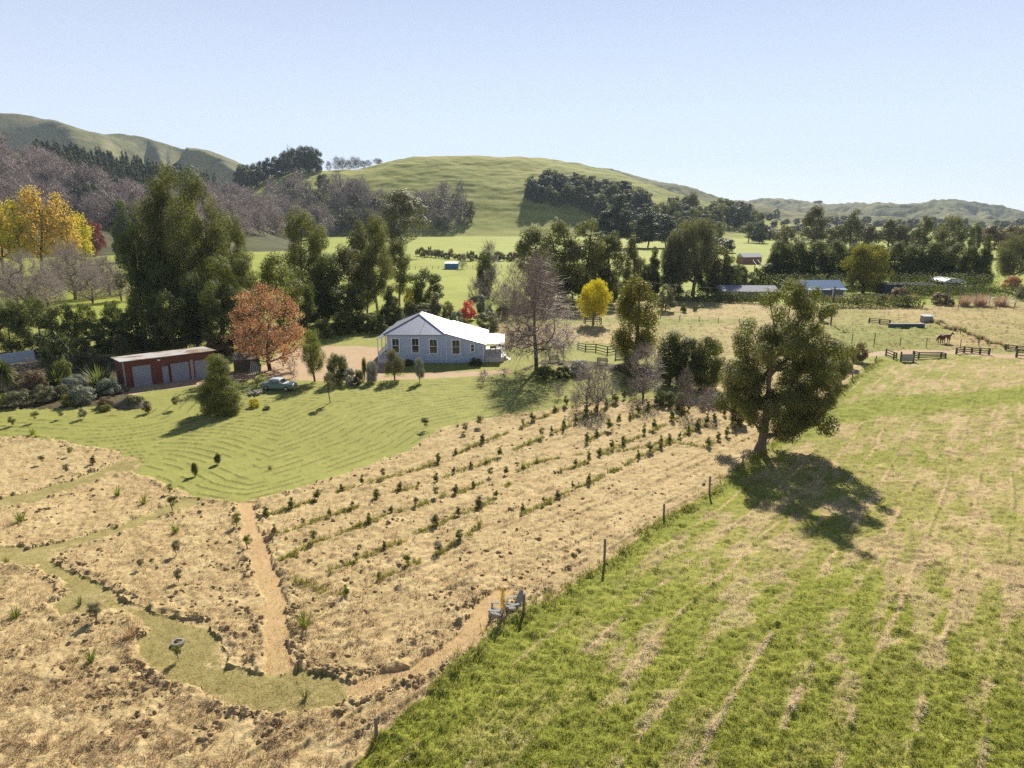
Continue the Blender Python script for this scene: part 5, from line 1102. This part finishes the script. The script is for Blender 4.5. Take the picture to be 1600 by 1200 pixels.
# guard round the yellow tree
gd = thing("tree_guard", "square wooden rail guard around the yellow tree trunk", "guard", G(926, 504))
for sx in (-1, 1):
    for sy in (-1, 1): MB().box((sx * 1.5, sy * 1.3, 0.6), (0.13, 0.13, 1.2)).build("post", M_woodd, gd)
for z in (0.45, 0.75, 1.05):
    mm = MB()
    for sy in (-1, 1): mm.bar((-1.5, sy * 1.3, z), (1.5, sy * 1.3, z), 0.04, 0.11)
    for sx in (-1, 1): mm.bar((sx * 1.5, -1.3, z), (sx * 1.5, 1.3, z), 0.04, 0.11)
    mm.build("rail", M_woodd, gd)
# garden furniture right of the house
bh = thing("bird_house", "small bird house with a pale roof on a thin pole in the garden", "bird house", G(880, 563))
MB().bar((0, 0, 0), (0, 0, 1.75), 0.045, n=6).build("pole", M_woodd, bh); MB().box((0, 0, 1.98), (0.5, 0.45, 0.45)).build("box", M_woodd, bh)
MB().poly([(-.42, -.34, 2.2), (0, -.34, 2.52), (.42, -.34, 2.2)], (0, .68, 0)).build("roof", paint("pink_grey_tin", (0.55, 0.45, 0.45)), bh)
def bench(label, P, rz):
    t = thing("garden_bench", label, "bench", P, rz)
    MB().box((0, 0, 0.44), (1.5, 0.45, 0.05)).build("seat", M_woodd, t); mm = MB()
    for i in range(4): mm.box((0, 0.24, 0.56 + i * 0.12), (1.5, 0.04, 0.08))
    mm.build("backrest", M_woodd, t)
    for sx in (-.68, .68):
        MB().box((sx, -.18, .21), (.07, .07, .42)).build("leg", M_woodd, t); MB().box((sx, .24, .47), (.07, .07, .94)).build("leg", M_woodd, t)
        MB().box((sx, 0.02, .64), (.07, .46, .05)).build("armrest", M_woodd, t)
bench("dark garden bench right of the bird house pole", G(941, 569), rad(170)); bench("dark garden bench left of the bird house pole", G(866, 566), rad(20))
gp_ = thing("garden_gate", "small pale slatted gate beside the foot of the poplar", "gate", G(969, 560), rad(15)); mm = MB()
for i in range(8): mm.box((-0.6 + i * 0.17, 0, 0.7), (0.12, 0.04, 1.2))
mm.build("slat_panel", paint("pale_blue_grey", (0.60, 0.64, 0.68)), gp_)
for x in (-.75, .75): MB().box((x, 0, .75), (.12, .12, 1.5)).build("post", M_woodg, gp_)

# ------------------------------------------------------------------ two wooden lounge chairs by the fence
def lounge_chair(label, P, rz):
    t = thing("lounge_chair", label, "chair", P, rz, None, (0.9, 0.9, 0.9))
    seat = MB()
    for i in range(6): seat.bar((-0.28, -0.30 + i * 0.11, 0.38 - i * 0.025), (0.28, -0.30 + i * 0.11, 0.38 - i * 0.025), 0.095, 0.025)
    seat.build("seat", M_woodg, t); bk = MB()
    for i in range(5):
        x = -0.24 + i * 0.12; h = (0.80, 0.90, 0.94, 0.90, 0.80)[i]; bk.bar((x, 0.24, 0.26), (x * 1.15, 0.24 + h * 0.40, 0.26 + h * 0.9), 0.105, 0.025)
    bk.build("backrest", M_woodg, t)
    for sx in (-1, 1):
        MB().bar((sx * .37, -.42, .58), (sx * .37, .42, .60), .14, .028).build("armrest", M_woodg, t)
        MB().box((sx * .33, -.34, .285), (.05, .09, .57)).build("leg", M_woodg, t)
        MB().bar((sx * .31, -.36, .36), (sx * .31, .62, .03), .035, .12).build("leg", M_woodg, t)
P = G(800, 955); lounge_chair("silvery wooden lounge chair with a tall slanted back nearest the fence posts", P, rad(-72))
P = G(777, 964); lounge_chair("silvery wooden lounge chair half hidden by the orange leaved seedling", P, rad(-100))
plant('autumn', 'gold', "orange and yellow leaved seedling in front of the lounge chairs", 'sapling', 786, 968, 918, 12, 'sapling', lev=2)

# ------------------------------------------------------------------ poles, wires, far buildings
def pole(label, px, py, top, P=None):
    p, h = post_h(px, py, top) if P is None else P; t = thing("power_pole", label, "pole", p)
    MB().bar((0, 0, -0.3), (0.05, 0, h), 0.15, n=8).build("mast", M_woodd, t); MB().box((0.05, -0.16, h - 0.45), (1.8, 0.1, 0.12)).build("crossarm", M_woodd, t)
    for x in (-.75, .1, .8): MB().bar((x, -.16, h - .39), (x, -.16, h - .2), .05, n=6).build("insulator", M_white, t)
    return p, h
pA = pole("dark wooden power pole at the right of the big gum tree", 1298, 507, 448); pB = pole("thin power pole with a crossarm in front of the dark gum group", 879, 466, 411)
pC = G(1178, 432); pC = (pC, z_at(pC[1], 405) - pC[2]); pole("distant power pole beside the small brick cottage", 0, 0, 0, pC)
def cable(label, a, b, sag, r=0.02, group=None):
    m = MB(); pts = [a + (b - a) * t_ + np.array([0, 0, -sag * 4 * t_ * (1 - t_)]) for t_ in np.linspace(0, 1, 21)]
    for p, q in zip(pts[:-1], pts[1:]): m.bar(p - a, q - a, r, n=4)
    o = m.build("power_cable", paint("cable_grey", (0.55, 0.54, 0.5), 0.4), None); o.location = a; tag(o, label, "cable", group)
ta, tb_, tc_ = (q[0] + np.array([0, 0, q[1] - 0.2]) for q in (pA, pB, pC))
cable("upper power cable drooping from the far pole to the pole right of the big gum", tc_ + np.array([.8, 0, 0]), ta + np.array([.75, 0, 0]), 3.0, 0.07); cable("lower power cable drooping from the far pole to the pole right of the big gum", tc_ + np.array([-.8, 0, 0]), ta + np.array([-.75, 0, 0]), 3.6, 0.07)
cable("pale power cable crossing behind the poplar from the thin pole towards the grey roofed shed", tb_, G(1165, 466) + np.array([0, 0, 2.4]), 1.6, 0.06)
def gable(name, label, cat, px, py, w, d, h, rh, rz, wallc, roofc, extra=None, Y=None):
    P = Yd(px, Y) if Y else G(px, py); t = thing(name, label, cat, P, rz)
    M = paint(name + "_wall_%d" % px, wallc, 0.7); R = paint(name + "_roof_%d" % px, roofc, 0.8, spec=0.15)
    MB().box((0, 0, h / 2), (w, d, h)).build("wall", M, t)
    MB().poly([(-w / 2 - .3, -d / 2 - .4, h - .1), (-w / 2 - .3, 0, h + rh), (-w / 2 - .3, d / 2 + .4, h - .1)], (w + .6, 0, 0)).build("roof", R, t)
    if extra: extra(t, w, d, h)
    return t
def shed_posts(t, w, d, h):
    for i in range(4): MB().box((-w / 2 + .3 + i * (w - .6) / 3, -d / 2 - 1.2, h / 2 - .1), (0.2, 0.2, h - .2)).build("post", M_white, t)
    MB().poly([(-w / 2 - .3, -d / 2 - 1.5, h - .3), (w / 2 + .3, -d / 2 - 1.5, h - .3), (w / 2 + .3, -d / 2, h - .05), (-w / 2 - .3, -d / 2, h - .05)], (0, 0, .06)).build("porch_roof", paint("blue_iron", (0.22, 0.32, 0.47), 0.4), t)
gable("shed", "low shed with a grey roof and pale edges behind the long clipped hedge", "shed", 1165, 466, 13, 8, 2.2, 1.0, rad(-4), (0.12, 0.11, 0.10), (0.26, 0.27, 0.31))
gable("open_shed", "blue roofed open shed with pale posts behind the big gum tree", "shed", 1278, 464, 9.5, 6, 2.5, 1.7, rad(2), (0.16, 0.17, 0.19), (0.22, 0.32, 0.47), shed_posts)
gable("brick_cottage", "small far brick cottage with a pale roof below the hillside wood", "cottage", 1170, 412, 8, 6, 3.0, 1.4, rad(8), (0.26, 0.13, 0.10), (0.5, 0.5, 0.5))
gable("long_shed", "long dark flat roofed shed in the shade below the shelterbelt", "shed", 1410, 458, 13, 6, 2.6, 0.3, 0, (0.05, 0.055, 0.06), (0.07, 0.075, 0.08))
t = thing("curved_shed", "white curved roof of a shed above the dense square hedge", "shed", G(1490, 458)); mm = MB(); N_ = 12
arc = [(2.9 * math.cos(math.pi * i / N_), 0, 2.6 + 1.2 * math.sin(math.pi * i / N_)) for i in range(N_ + 1)]
mm.poly(arc, (0, 7, 0)); mm.build("roof", paint("white_iron", (0.8, 0.8, 0.8), 0.4), t); MB().box((0, 3.5, 1.1), (5.6, 6.8, 2.2)).build("wall", paint("curved_shed_wall", (0.2, 0.18, 0.16)), t)
t = thing("animal_hut", "small blue hut with a pale roof in the bright pasture", "hut", G(706, 420)); MB().box((0, 0, 1.0), (5.0, 3.5, 2.0)).build("wall", paint("hut_blue", (0.10, 0.19, 0.36)), t)
MB().poly([(-2.7, -2, 2.02), (2.7, -2, 2.02), (2.7, 2, 2.5), (-2.7, 2, 2.5)], (0, 0, .1)).build("roof", paint("hut_roof", (0.55, 0.6, 0.68)), t)

# ------------------------------------------------------------------ horses
def animal(name, label, cat, P, rz, sc, mat, head_down=False):
    J = [(0, 0, 1.22, .26), (-.45, 0, 1.25, .27), (-.72, 0, 1.22, .20), (-.86, 0, 1.15, .05), (-.92, 0, .7, .06),           # 0 barrel 1 croup 2 rump 3 tail root 4 tail
         (.45, 0, 1.18, .27), (.68, 0, 1.30, .19)]
    J += [(.95, 0, 1.55, .13), (1.08, 0, 1.68, .12), (1.36, 0, 1.47, .075), (1.45, 0, 1.40, .06)] if not head_down else [(1.0, 0, 1.10, .13), (1.22, 0, .85, .11), (1.40, 0, .55, .075), (1.44, 0, .44, .06)]
    E = [(0, 1), (1, 2), (2, 3), (3, 4), (0, 5), (5, 6), (6, 7), (7, 8), (8, 9), (9, 10)]
    for sy in (-1, 1):
        for (x, a), root in (((.50, 0.02), 5), ((-.62, -.12), 1)):
            k = len(J)
            if root == 5: J += [(x, sy * .16, .88, .11), (x + .02, sy * .17, .50, .062), (x - .02, sy * .17, .10, .045), (x + .03, sy * .17, .03, .055)]
            else: J += [(x + .05, sy * .16, .90, .14), (x - .16, sy * .17, .52, .068), (x - .10, sy * .17, .12, .048), (x - .04, sy * .17, .03, .055)]
            E += [(root, k), (k, k + 1), (k + 1, k + 2), (k + 2, k + 3)]
    k = len(J); h = J[8]
    for sy in (-1, 1): J.append((h[0] - .03, sy * .07, h[2] + .16, .02)); E.append((8, len(J) - 1))
    bm = bmesh.new(); sk = bm.verts.layers.skin.verify(); vs = []
    for i, (x, y, z, r) in enumerate(J):
        v = bm.verts.new((x * sc, y * sc, z * sc)); v[sk].radius = (r * sc, r * sc); v[sk].use_root = i == 0; vs.append(v)
    for a, b_ in E: bm.edges.new((vs[a], vs[b_]))
    me = bpy.data.meshes.new(name); bm.to_mesh(me); bm.free(); me.materials.append(mat)
    o = mobj(name, me); o.modifiers.new("skin", 'SKIN').use_smooth_shade = True; s2 = o.modifiers.new("sub", 'SUBSURF'); s2.levels = 1; s2.render_levels = 2
    o.location = P; o.rotation_euler = (0, 0, rz); tag(o, label, cat); return o
M_bay = paint("bay_coat", (0.13, 0.045, 0.022), 0.6, 0.25, 3); M_brn = paint("dark_bay_coat", (0.085, 0.035, 0.02), 0.6, 0.25, 3)
animal("horse", "brown horse with its head raised beside the overgrown fence on the right", "horse", G(1477, 537), rad(12), 1.0, M_bay); animal("horse", "brown horse standing rump first, left of the other horse", "horse", G(1470, 536), rad(-150), 0.95, M_brn, True)
# ------------------------------------------------------------------ planted rows of seedlings
ROWS = [
 ("top", [(416,808),(456,795),(496,782),(534,767),(566,757),(599,749),(685,724),(712,711),(732,702),(754,692),(817,668),(832,659),(851,652),(867,644),(884,636)]),
 ("second", [(429,838),(474,822),(515,808),(551,796),(589,780),(625,766),(654,762),(682,753),(709,740),(736,731),(760,724),(781,714),(826,694),(846,685),(862,678),(881,671),(899,662),(915,650),(931,647),(947,638),(961,631),(975,624)]),
 ("third", [(442,877),(491,849),(535,834),(577,818),(611,802),(650,793),(681,778),(712,773),(740,762),(766,746),(791,742),(917,692),(932,682),(952,673),(967,662),(984,656),(997,648),(1012,641),(1025,633)]),
 ("fourth", [(515,893),(557,877),(601,858),(680,822),(716,806),(749,794),(775,778),(817,732),(839,723),(956,703),(974,695),(1006,680),(1022,673),(1050,658),(1065,649),(1076,643)]),
 ("fifth", [(462,913),(541,932),(592,907),(637,886),(685,867),(717,847),(750,824),(877,738),(899,730),(920,722),(937,712),(1062,686),(1076,678),(1090,671),(1104,665),(1116,658),(1131,650)]),
 ("nearest", [(817,803),(849,790),(871,779),(895,765),(920,757),(997,717),(1015,708),(1032,700),(1046,692),(1106,699),(1122,689),(1136,683),(1146,675),(1157,669),(1171,663)])]
for rname, pts in ROWS:
    for i, (x, y) in enumerate(pts):
        r_ = random.Random(x * 7 + y); dense = x > 880
        h = (r_.uniform(12, 20) if dense else r_.uniform(10, 18)) * (1.15 if y > 780 else 1.0); w = h * (r_.uniform(0.45, 0.75) if dense else r_.uniform(0.5, 0.9))
        k = 'twiggy' if (dense or r_.random() < .55) else ('sapling' if r_.random() < .6 else 'tuft')
        plant(k, 'mid' if dense else r_.choice(['mid', 'olive', 'mid']), "small green seedling in the %s planted row of the straw field" % (rname if rname != 'nearest' else 'nearest long'), 'seedling', x, y, y - h, w, 'seedling',
              'seedlings of the %s planted row' % rname, lev=3)
for x, y, h, k, m_, lb in ((32, 816, 22, 'tuft', 'grass', "leafy clump seedling in the straw strip at the left edge"), (184, 774, 18, 'tuft', 'mid', "green seedling clump in the middle of the second straw strip"), (225, 788, 18, 'tuft', 'grass', "grassy seedling at the tip of a green streak"), (267, 772, 16, 'sapling', 'mid', "dark seedling at the corner of the second straw strip"),
      (270, 798, 24, 'sapling', 'mid', "thin seedling standing on the mown path corner"), (274, 832, 20, 'tuft', 'grass', "round green clump in the triangular straw plot"), (371, 824, 22, 'sapling', 'mid', "seedling beside the top of the tan path"), (387, 858, 22, 'sapling', 'mid', "seedling beside the middle of the tan path"), (276, 868, 22, 'sapling', 'olive', "seedling at the end of a grass streak in the triangular plot"),
      (220, 890, 16, 'sapling', 'olive', "small pale seedling low in the triangular plot"), (146, 726, 14, 'twiggy', 'olive', "seedling at the right end of the upper left straw plot"), (105, 742, 16, 'sapling', 'olive', "seedling beside the mown strip in the upper left plot"), (110, 713, 14, 'sapling', 'mid', "seedling at the top edge of the upper left plot"), (67, 726, 15, 'sapling', 'olive', "thin seedling in the middle of the upper left plot"),
      (50, 680, 14, 'tuft', 'grass', "dark seedling at the tip of the upper left straw plot"), (19, 666, 16, 'twiggy', 'mid', "dark green seedling on the lawn at the left edge"), (57, 660, 18, 'sapling', 'mid', "seedling with a long shadow on the lawn near the left edge"), (10, 880, 14, 'tuft', 'grass', "dark clump on the grass bend at the left edge"), (24, 965, 22, 'tuft', 'grass', "spiky dry seedling in the lower left straw"),
      (150, 972, 30, 'sapling', 'grey', "tall thin grey seedling above the bend of the mown path"), (205, 995, 30, 'tuft', 'straw', "pale straw coloured tussock at the edge of the mown bend"), (142, 1034, 24, 'tuft', 'grass', "green tussock in the lower left straw field"), (125, 944, 14, 'tuft', 'deep', "dark tussock on the mown bend"), (279, 911, 20, 'sapling', 'olive', "seedling just above the curved edge of the mown path"),
      (279, 1030, 22, 'sapling', 'mid', "thin sapling standing in the mown bend beside the stone ring"), (477, 1090, 18, 'tuft', 'deep', "low dark flax clump in the round end of the mown path"), (475, 980, 34, 'tuft', 'grass', "big grass tussock beside the lower part of the tan path"), (96, 655, 14, 'sapling', 'grey', "pale seedling on the lawn below the garden"), (130, 655, 18, 'olive', 'silver', "silver seedling on the lawn near the silver shrubs"),
      (230, 646, 20, 'twiggy', 'olive', "seedling on a small mound on the lawn below the soil heap"), (275, 640, 20, 'sapling', 'olive', "thin seedling on the lawn left of the bushy conifer"), (665, 672, 20, 'sapling', 'deep', "dark seedling at the lower right edge of the mown lawn"), (727, 678, 16, 'sapling', 'mid', "seedling at the corner between lawn and straw field"), (749, 668, 18, 'sapling', 'deep', "dark seedling at the top corner of the straw field"),
      (422, 734, 9, 'tuft', 'brown', "small brown stump clump in the lower lawn"), (1097, 638, 20, 'twiggy', 'mid', "dark upright seedling below the thin fruit trees"), (1150, 662, 40, 'cypress', 'deep', "dark bushy plant under the left side of the big gum crown"), (1062, 640, 26, 'cypress', 'mid', "dark bushy plant behind the planted rows")):
    plant(k, m_, lb, 'seedling' if h < 30 else SH, x, y, y - h, h * (0.8 if k != 'tuft' else 1.1), 'seedling' if h < 30 else 'shrub', lev=3 if h < 28 else 2)
for x, y, t, lb in ((305, 744, 722, "young cabbage tree on the mown lawn, left of two"), (341, 726, 708, "young cabbage tree on the mown lawn, right of two")):
    plant('cabbage', 'flax', lb, TR, x, y, t, 15, 'cabbage_tree', var=0, lev=4)
# stone ring with a planter
sr = MB(); n_ = 14; P = G(278, 1006); rr_ = random.Random(6)
for i in range(n_):
    a = 2 * math.pi * i / n_; sr.box((0.22 * math.cos(a), 0.22 * math.sin(a), 0.06), (0.12, 0.10, 0.14 + rr_.uniform(-.03, .03)), a + math.pi / 2)
o = sr.build("stone_ring", paint("ring_stone", (0.33, 0.29, 0.26), 0.9, 0.25), None, 0.015); o.location = P; tag(o, "small ring of grey stones on the mown bend at the lower left", "stone ring")
# sods and tussock lumps along the cut edges
def lumps(name, label, cat, pts, rr, mat, seed):
    rng = np.random.default_rng(seed); th = np.linspace(0, 2 * np.pi, 9)[:-1]; Vs, Fs = [], []; b = 0
    for (x, y), r in zip(pts, rr):
        z = float(zs(x, y)[0]); V = [(x, y, z + r * .75)]
        for k, (q, hh) in enumerate(((.55, .55), (1.0, .0), (1.05, -.3))):
            for a in th: j = 1 + .35 * rng.normal() * (k < 2); V.append((x + r * q * j * math.cos(a + k * .3), y + r * q * j * math.sin(a + k * .3), z + r * hh * (1 + .3 * rng.normal())))
        n = 8; F_ = [(0, 1 + i, 1 + (i + 1) % n, 1 + (i + 1) % n) for i in range(n)]
        Vs.append(np.array(V)); f = [(0, 1 + i, 1 + (i + 1) % n) for i in range(n)]
        for k in range(2):
            for i in range(n): p, q2 = 1 + k * n + i, 1 + k * n + (i + 1) % n; f += [(p, p + n, q2 + n), (p, q2 + n, q2)]
        Fs.append(np.array(f) + b); b += len(V)
    return tag(mobj(name, arr_mesh(name, np.concatenate(Vs), np.concatenate(Fs), mat, False)), label, cat, kind="stuff")
rng = np.random.default_rng(12)
def scatter(n, y0, y1, xs=0.80, power=1.0):
    u = rng.random(n); y = 1 / (1 / y0 + u * (1 / y1 - 1 / y0)) if power == 1.0 else y0 * (y1 / y0) ** u
    x = (rng.random(n) * 2 - 1) * xs * (y * CP + CAMZ * SP); return x, y
def zsel(x, y, zones, emin=0.0):
    i, j = gi(x, y); return np.isin(ZONE[i, j], zones) & (EDG[i, j] > emin)
x, y = scatter(60000, 20, 90); i, j = gi(x, y); e_ = EDG[i, j]; m1 = np.isin(ZONE[i, j], (0,)) & (e_ < 0.55) & (e_ > 0.05) & (fbm(x / 0.9, y / 0.9, 91, 2) > 0.47)
k = np.nonzero(m1)[0][:2300]; M_sod = paint("dry_sod", (0.33, 0.235, 0.12), 0.95, 0.4, 12, bump=0.9)
lumps("straw_sods", "clods of raked dead grass along the cut edges of the mown paths", "clods", list(zip(x[k], y[k])), 0.035 + 0.085 * rng.random(len(k)) ** 2, M_sod, 1)
x, y = scatter(9000, 20, 110); m1 = zsel(x, y, (0,), 0.5) & (fbm(x / 1.4, y / 1.4, 92, 2) > 0.5); k = np.nonzero(m1)[0][:2400]
lumps("straw_clods", "dark clods of dead grass scattered over the straw field", "clods", list(zip(x[k], y[k])), 0.05 + 0.11 * rng.random(len(k)) ** 2.5, M_sod, 2)

def blade_field(name, label, cat, x, y, L, nb, width, spread, mat, seed, segs=2, curl=0.7, rr=0.10):
    r_ = np.random.default_rng(seed); n = len(x); z = zs(x, y) - 0.02; i = np.repeat(np.arange(n), nb); m = len(i)
    th = r_.random(m) * 2 * np.pi; sp = spread * r_.random(m) ** 0.7; l = np.repeat(L, nb) * (0.55 + 0.6 * r_.random(m)); W_ = width * (0.6 + 0.8 * r_.random(m))
    h = np.stack([np.cos(th), np.sin(th), 0 * th], 1); s_ = np.stack([-np.sin(th), np.cos(th), 0 * th], 1)
    pos = np.stack([x[i], y[i], z[i]], 1) + h * (rr * r_.random(m))[:, None]; ang = sp.copy(); V = []
    for k in range(segs + 1):
        w = (W_ * (1 - (k / segs) ** 1.5 * 0.9))[:, None]; V += [pos - s_ * w / 2, pos + s_ * w / 2]
        pos = pos + (l / segs)[:, None] * (h * np.sin(ang)[:, None] + np.array([0, 0, 1.0]) * np.cos(ang)[:, None]); ang = np.minimum(ang + curl * (sp + .2) / segs * 2, 1.75)
    V = np.stack(V, 1).reshape(-1, 3); k2 = 2 * (segs + 1); b = np.arange(m)[:, None] * k2
    f = np.concatenate([b + np.array([2 * k, 2 * k + 1, 2 * k + 3, 2 * k + 2]) for k in range(segs)], 0)
    v = np.clip(0.6 * r_.random(n)[i] + 0.4 * r_.random(m), 0, 1)
    return tag(mobj(name, arr_mesh(name, V, f, mat, False, np.tile(v, segs))), label, cat, kind="stuff")
L_straw = leaf("cut_straw_blades", (0.33, 0.225, 0.115), (0.60, 0.45, 0.26), 0.25, (1.1, 1.0, 0.85))
L_pale = leaf("pale_cut_stalks", (0.46, 0.36, 0.22), (0.76, 0.63, 0.43), 0.25, (1.1, 1.0, 0.85))
L_path = leaf("trampled_blades", (0.24, 0.20, 0.075), (0.52, 0.40, 0.20), 0.3)
L_grass = leaf("paddock_blades", (0.165, 0.19, 0.027), (0.40, 0.385, 0.065), 0.40)
L_dgrass = leaf("long_rank_grass", (0.17, 0.175, 0.036), (0.40, 0.36, 0.09), 0.42)
x, y = scatter(70000, 19, 120); m1 = zsel(x, y, (0,), 0.15) & (fbm(x / 0.8, y / 0.8, 93, 2) > 0.40); x, y = x[m1][:34000], y[m1][:34000]
blade_field("cut_straw", "loose dead straw lying over the mown field", "straw", x, y, 0.16 + 0.12 * rng.random(len(x)), 5, 0.022 + 0.0, 1.5, L_straw, 21)
x, y = scatter(120000, 19, 90); m1 = zsel(x, y, (2, 3), 0.0); x, y = x[m1][:9000], y[m1][:9000]
blade_field("path_grass", "short trampled grass and straw on the mown paths", "grass", x, y, 0.05 + 0.07 * rng.random(len(x)), 5, 0.018, 1.3, L_path, 27)
x, y = scatter(90000, 19, 95); i, j = gi(x, y); m1 = (ZONE[i, j] == 4) & (GG[i, j] > 0.42 + 0.25 * rng.random(len(x))); x, y = x[m1][:32000], y[m1][:32000]
blade_field("paddock_turf", "green tufts of grass in the paddock", "grass", x, y, 0.07 + 0.11 * rng.random(len(x)) ** 2, 7, 0.022, 1.1, L_grass, 22)
x, y = scatter(70000, 19, 110); i, j = gi(x, y); m1 = (ZONE[i, j] == 4) & (GG[i, j] < 0.40 + 0.25 * rng.random(len(x))); x, y = x[m1][:20000], y[m1][:20000]
blade_field("paddock_straw", "dry cut stalks lying in swaths over the paddock", "straw", x, y, 0.14 + 0.14 * rng.random(len(x)), 5, 0.022, 1.5, L_pale, 23)
# uncut grass along the planted rows and the fence
xs_, ys2 = [], []
for rname, pts in ROWS:
    W3 = [G(a, b_)[:2] for a, b_ in pts]
    for a, b_ in zip(W3[:-1], W3[1:]):
        d = np.linalg.norm(b_ - a)
        if d > 10 or a[0] > 18: continue
        n = int(d * 17); t_ = rng.random(n) ** 1.15; p = a + (b_ - a) * t_[:, None] + rng.normal(size=(n, 2)) * 0.13; kk = (vn(p[:, 0] * 0.9, p[:, 1] * 0.9, 95) > 0.34); xs_.append(p[kk, 0]); ys2.append(p[kk, 1])
x, y = np.concatenate(xs_), np.concatenate(ys2)
blade_field("uncut_grass", "strips of longer green grass left along the planted rows", "grass", x, y, 0.17 + 0.20 * rng.random(len(x)), 11, 0.032, 0.9, L_dgrass, 24, 3)
xs_, ys2 = [], []
W3 = [G(a, b_)[:2] for a, b_ in FENCE_PX]
for a, b_ in zip(W3[:-1], W3[1:]):
    d = np.linalg.norm(b_ - a); n = int(d * 16); t_ = rng.random(n); p = a + (b_ - a) * t_[:, None] + rng.normal(size=(n, 2)) * np.array([0.30, 0.25]) + np.array([.15, 0]); kk = vn(p[:, 0] * 0.8, p[:, 1] * 0.8, 96) > 0.36; xs_.append(p[kk, 0]); ys2.append(p[kk, 1])
x, y = np.concatenate(xs_), np.concatenate(ys2)
blade_field("fence_line_grass", "rank long grass growing along the wire fence", "grass", x, y, 0.22 + 0.30 * rng.random(len(x)) ** 1.5, 9, 0.032, 0.85, L_dgrass, 25, 3)
x, y = scatter(16000, 100, 330, 0.85, 2.0); i, j = gi(x, y); m1 = (ZONE[i, j] == 7); x, y = x[m1][:7000], y[m1][:7000]
blade_field("rough_grass", "dry tussocks over the rear straw paddocks", "grass", x, y, 0.25 + 0.3 * rng.random(len(x)) ** 2, 9, 0.07, 1.2, L_straw, 26, 2, rr=0.4)

# ------------------------------------------------------------------ air
m = bpy.data.materials.new("air"); m.use_nodes = True; t = m.node_tree; t.nodes.remove(t.nodes["Principled BSDF"])
v = t.nodes.new("ShaderNodeVolumePrincipled"); v.inputs["Color"].default_value = (0.72, 0.86, 1, 1); v.inputs["Density"].default_value = 0.00010; v.inputs["Anisotropy"].default_value = 0.0
t.links.new(v.outputs[0], t.nodes["Material Output"].inputs["Volume"])
tag(MB().box((0, 2150, 213), (11400, 5800, 434)).build("haze", m), kind="stuff")
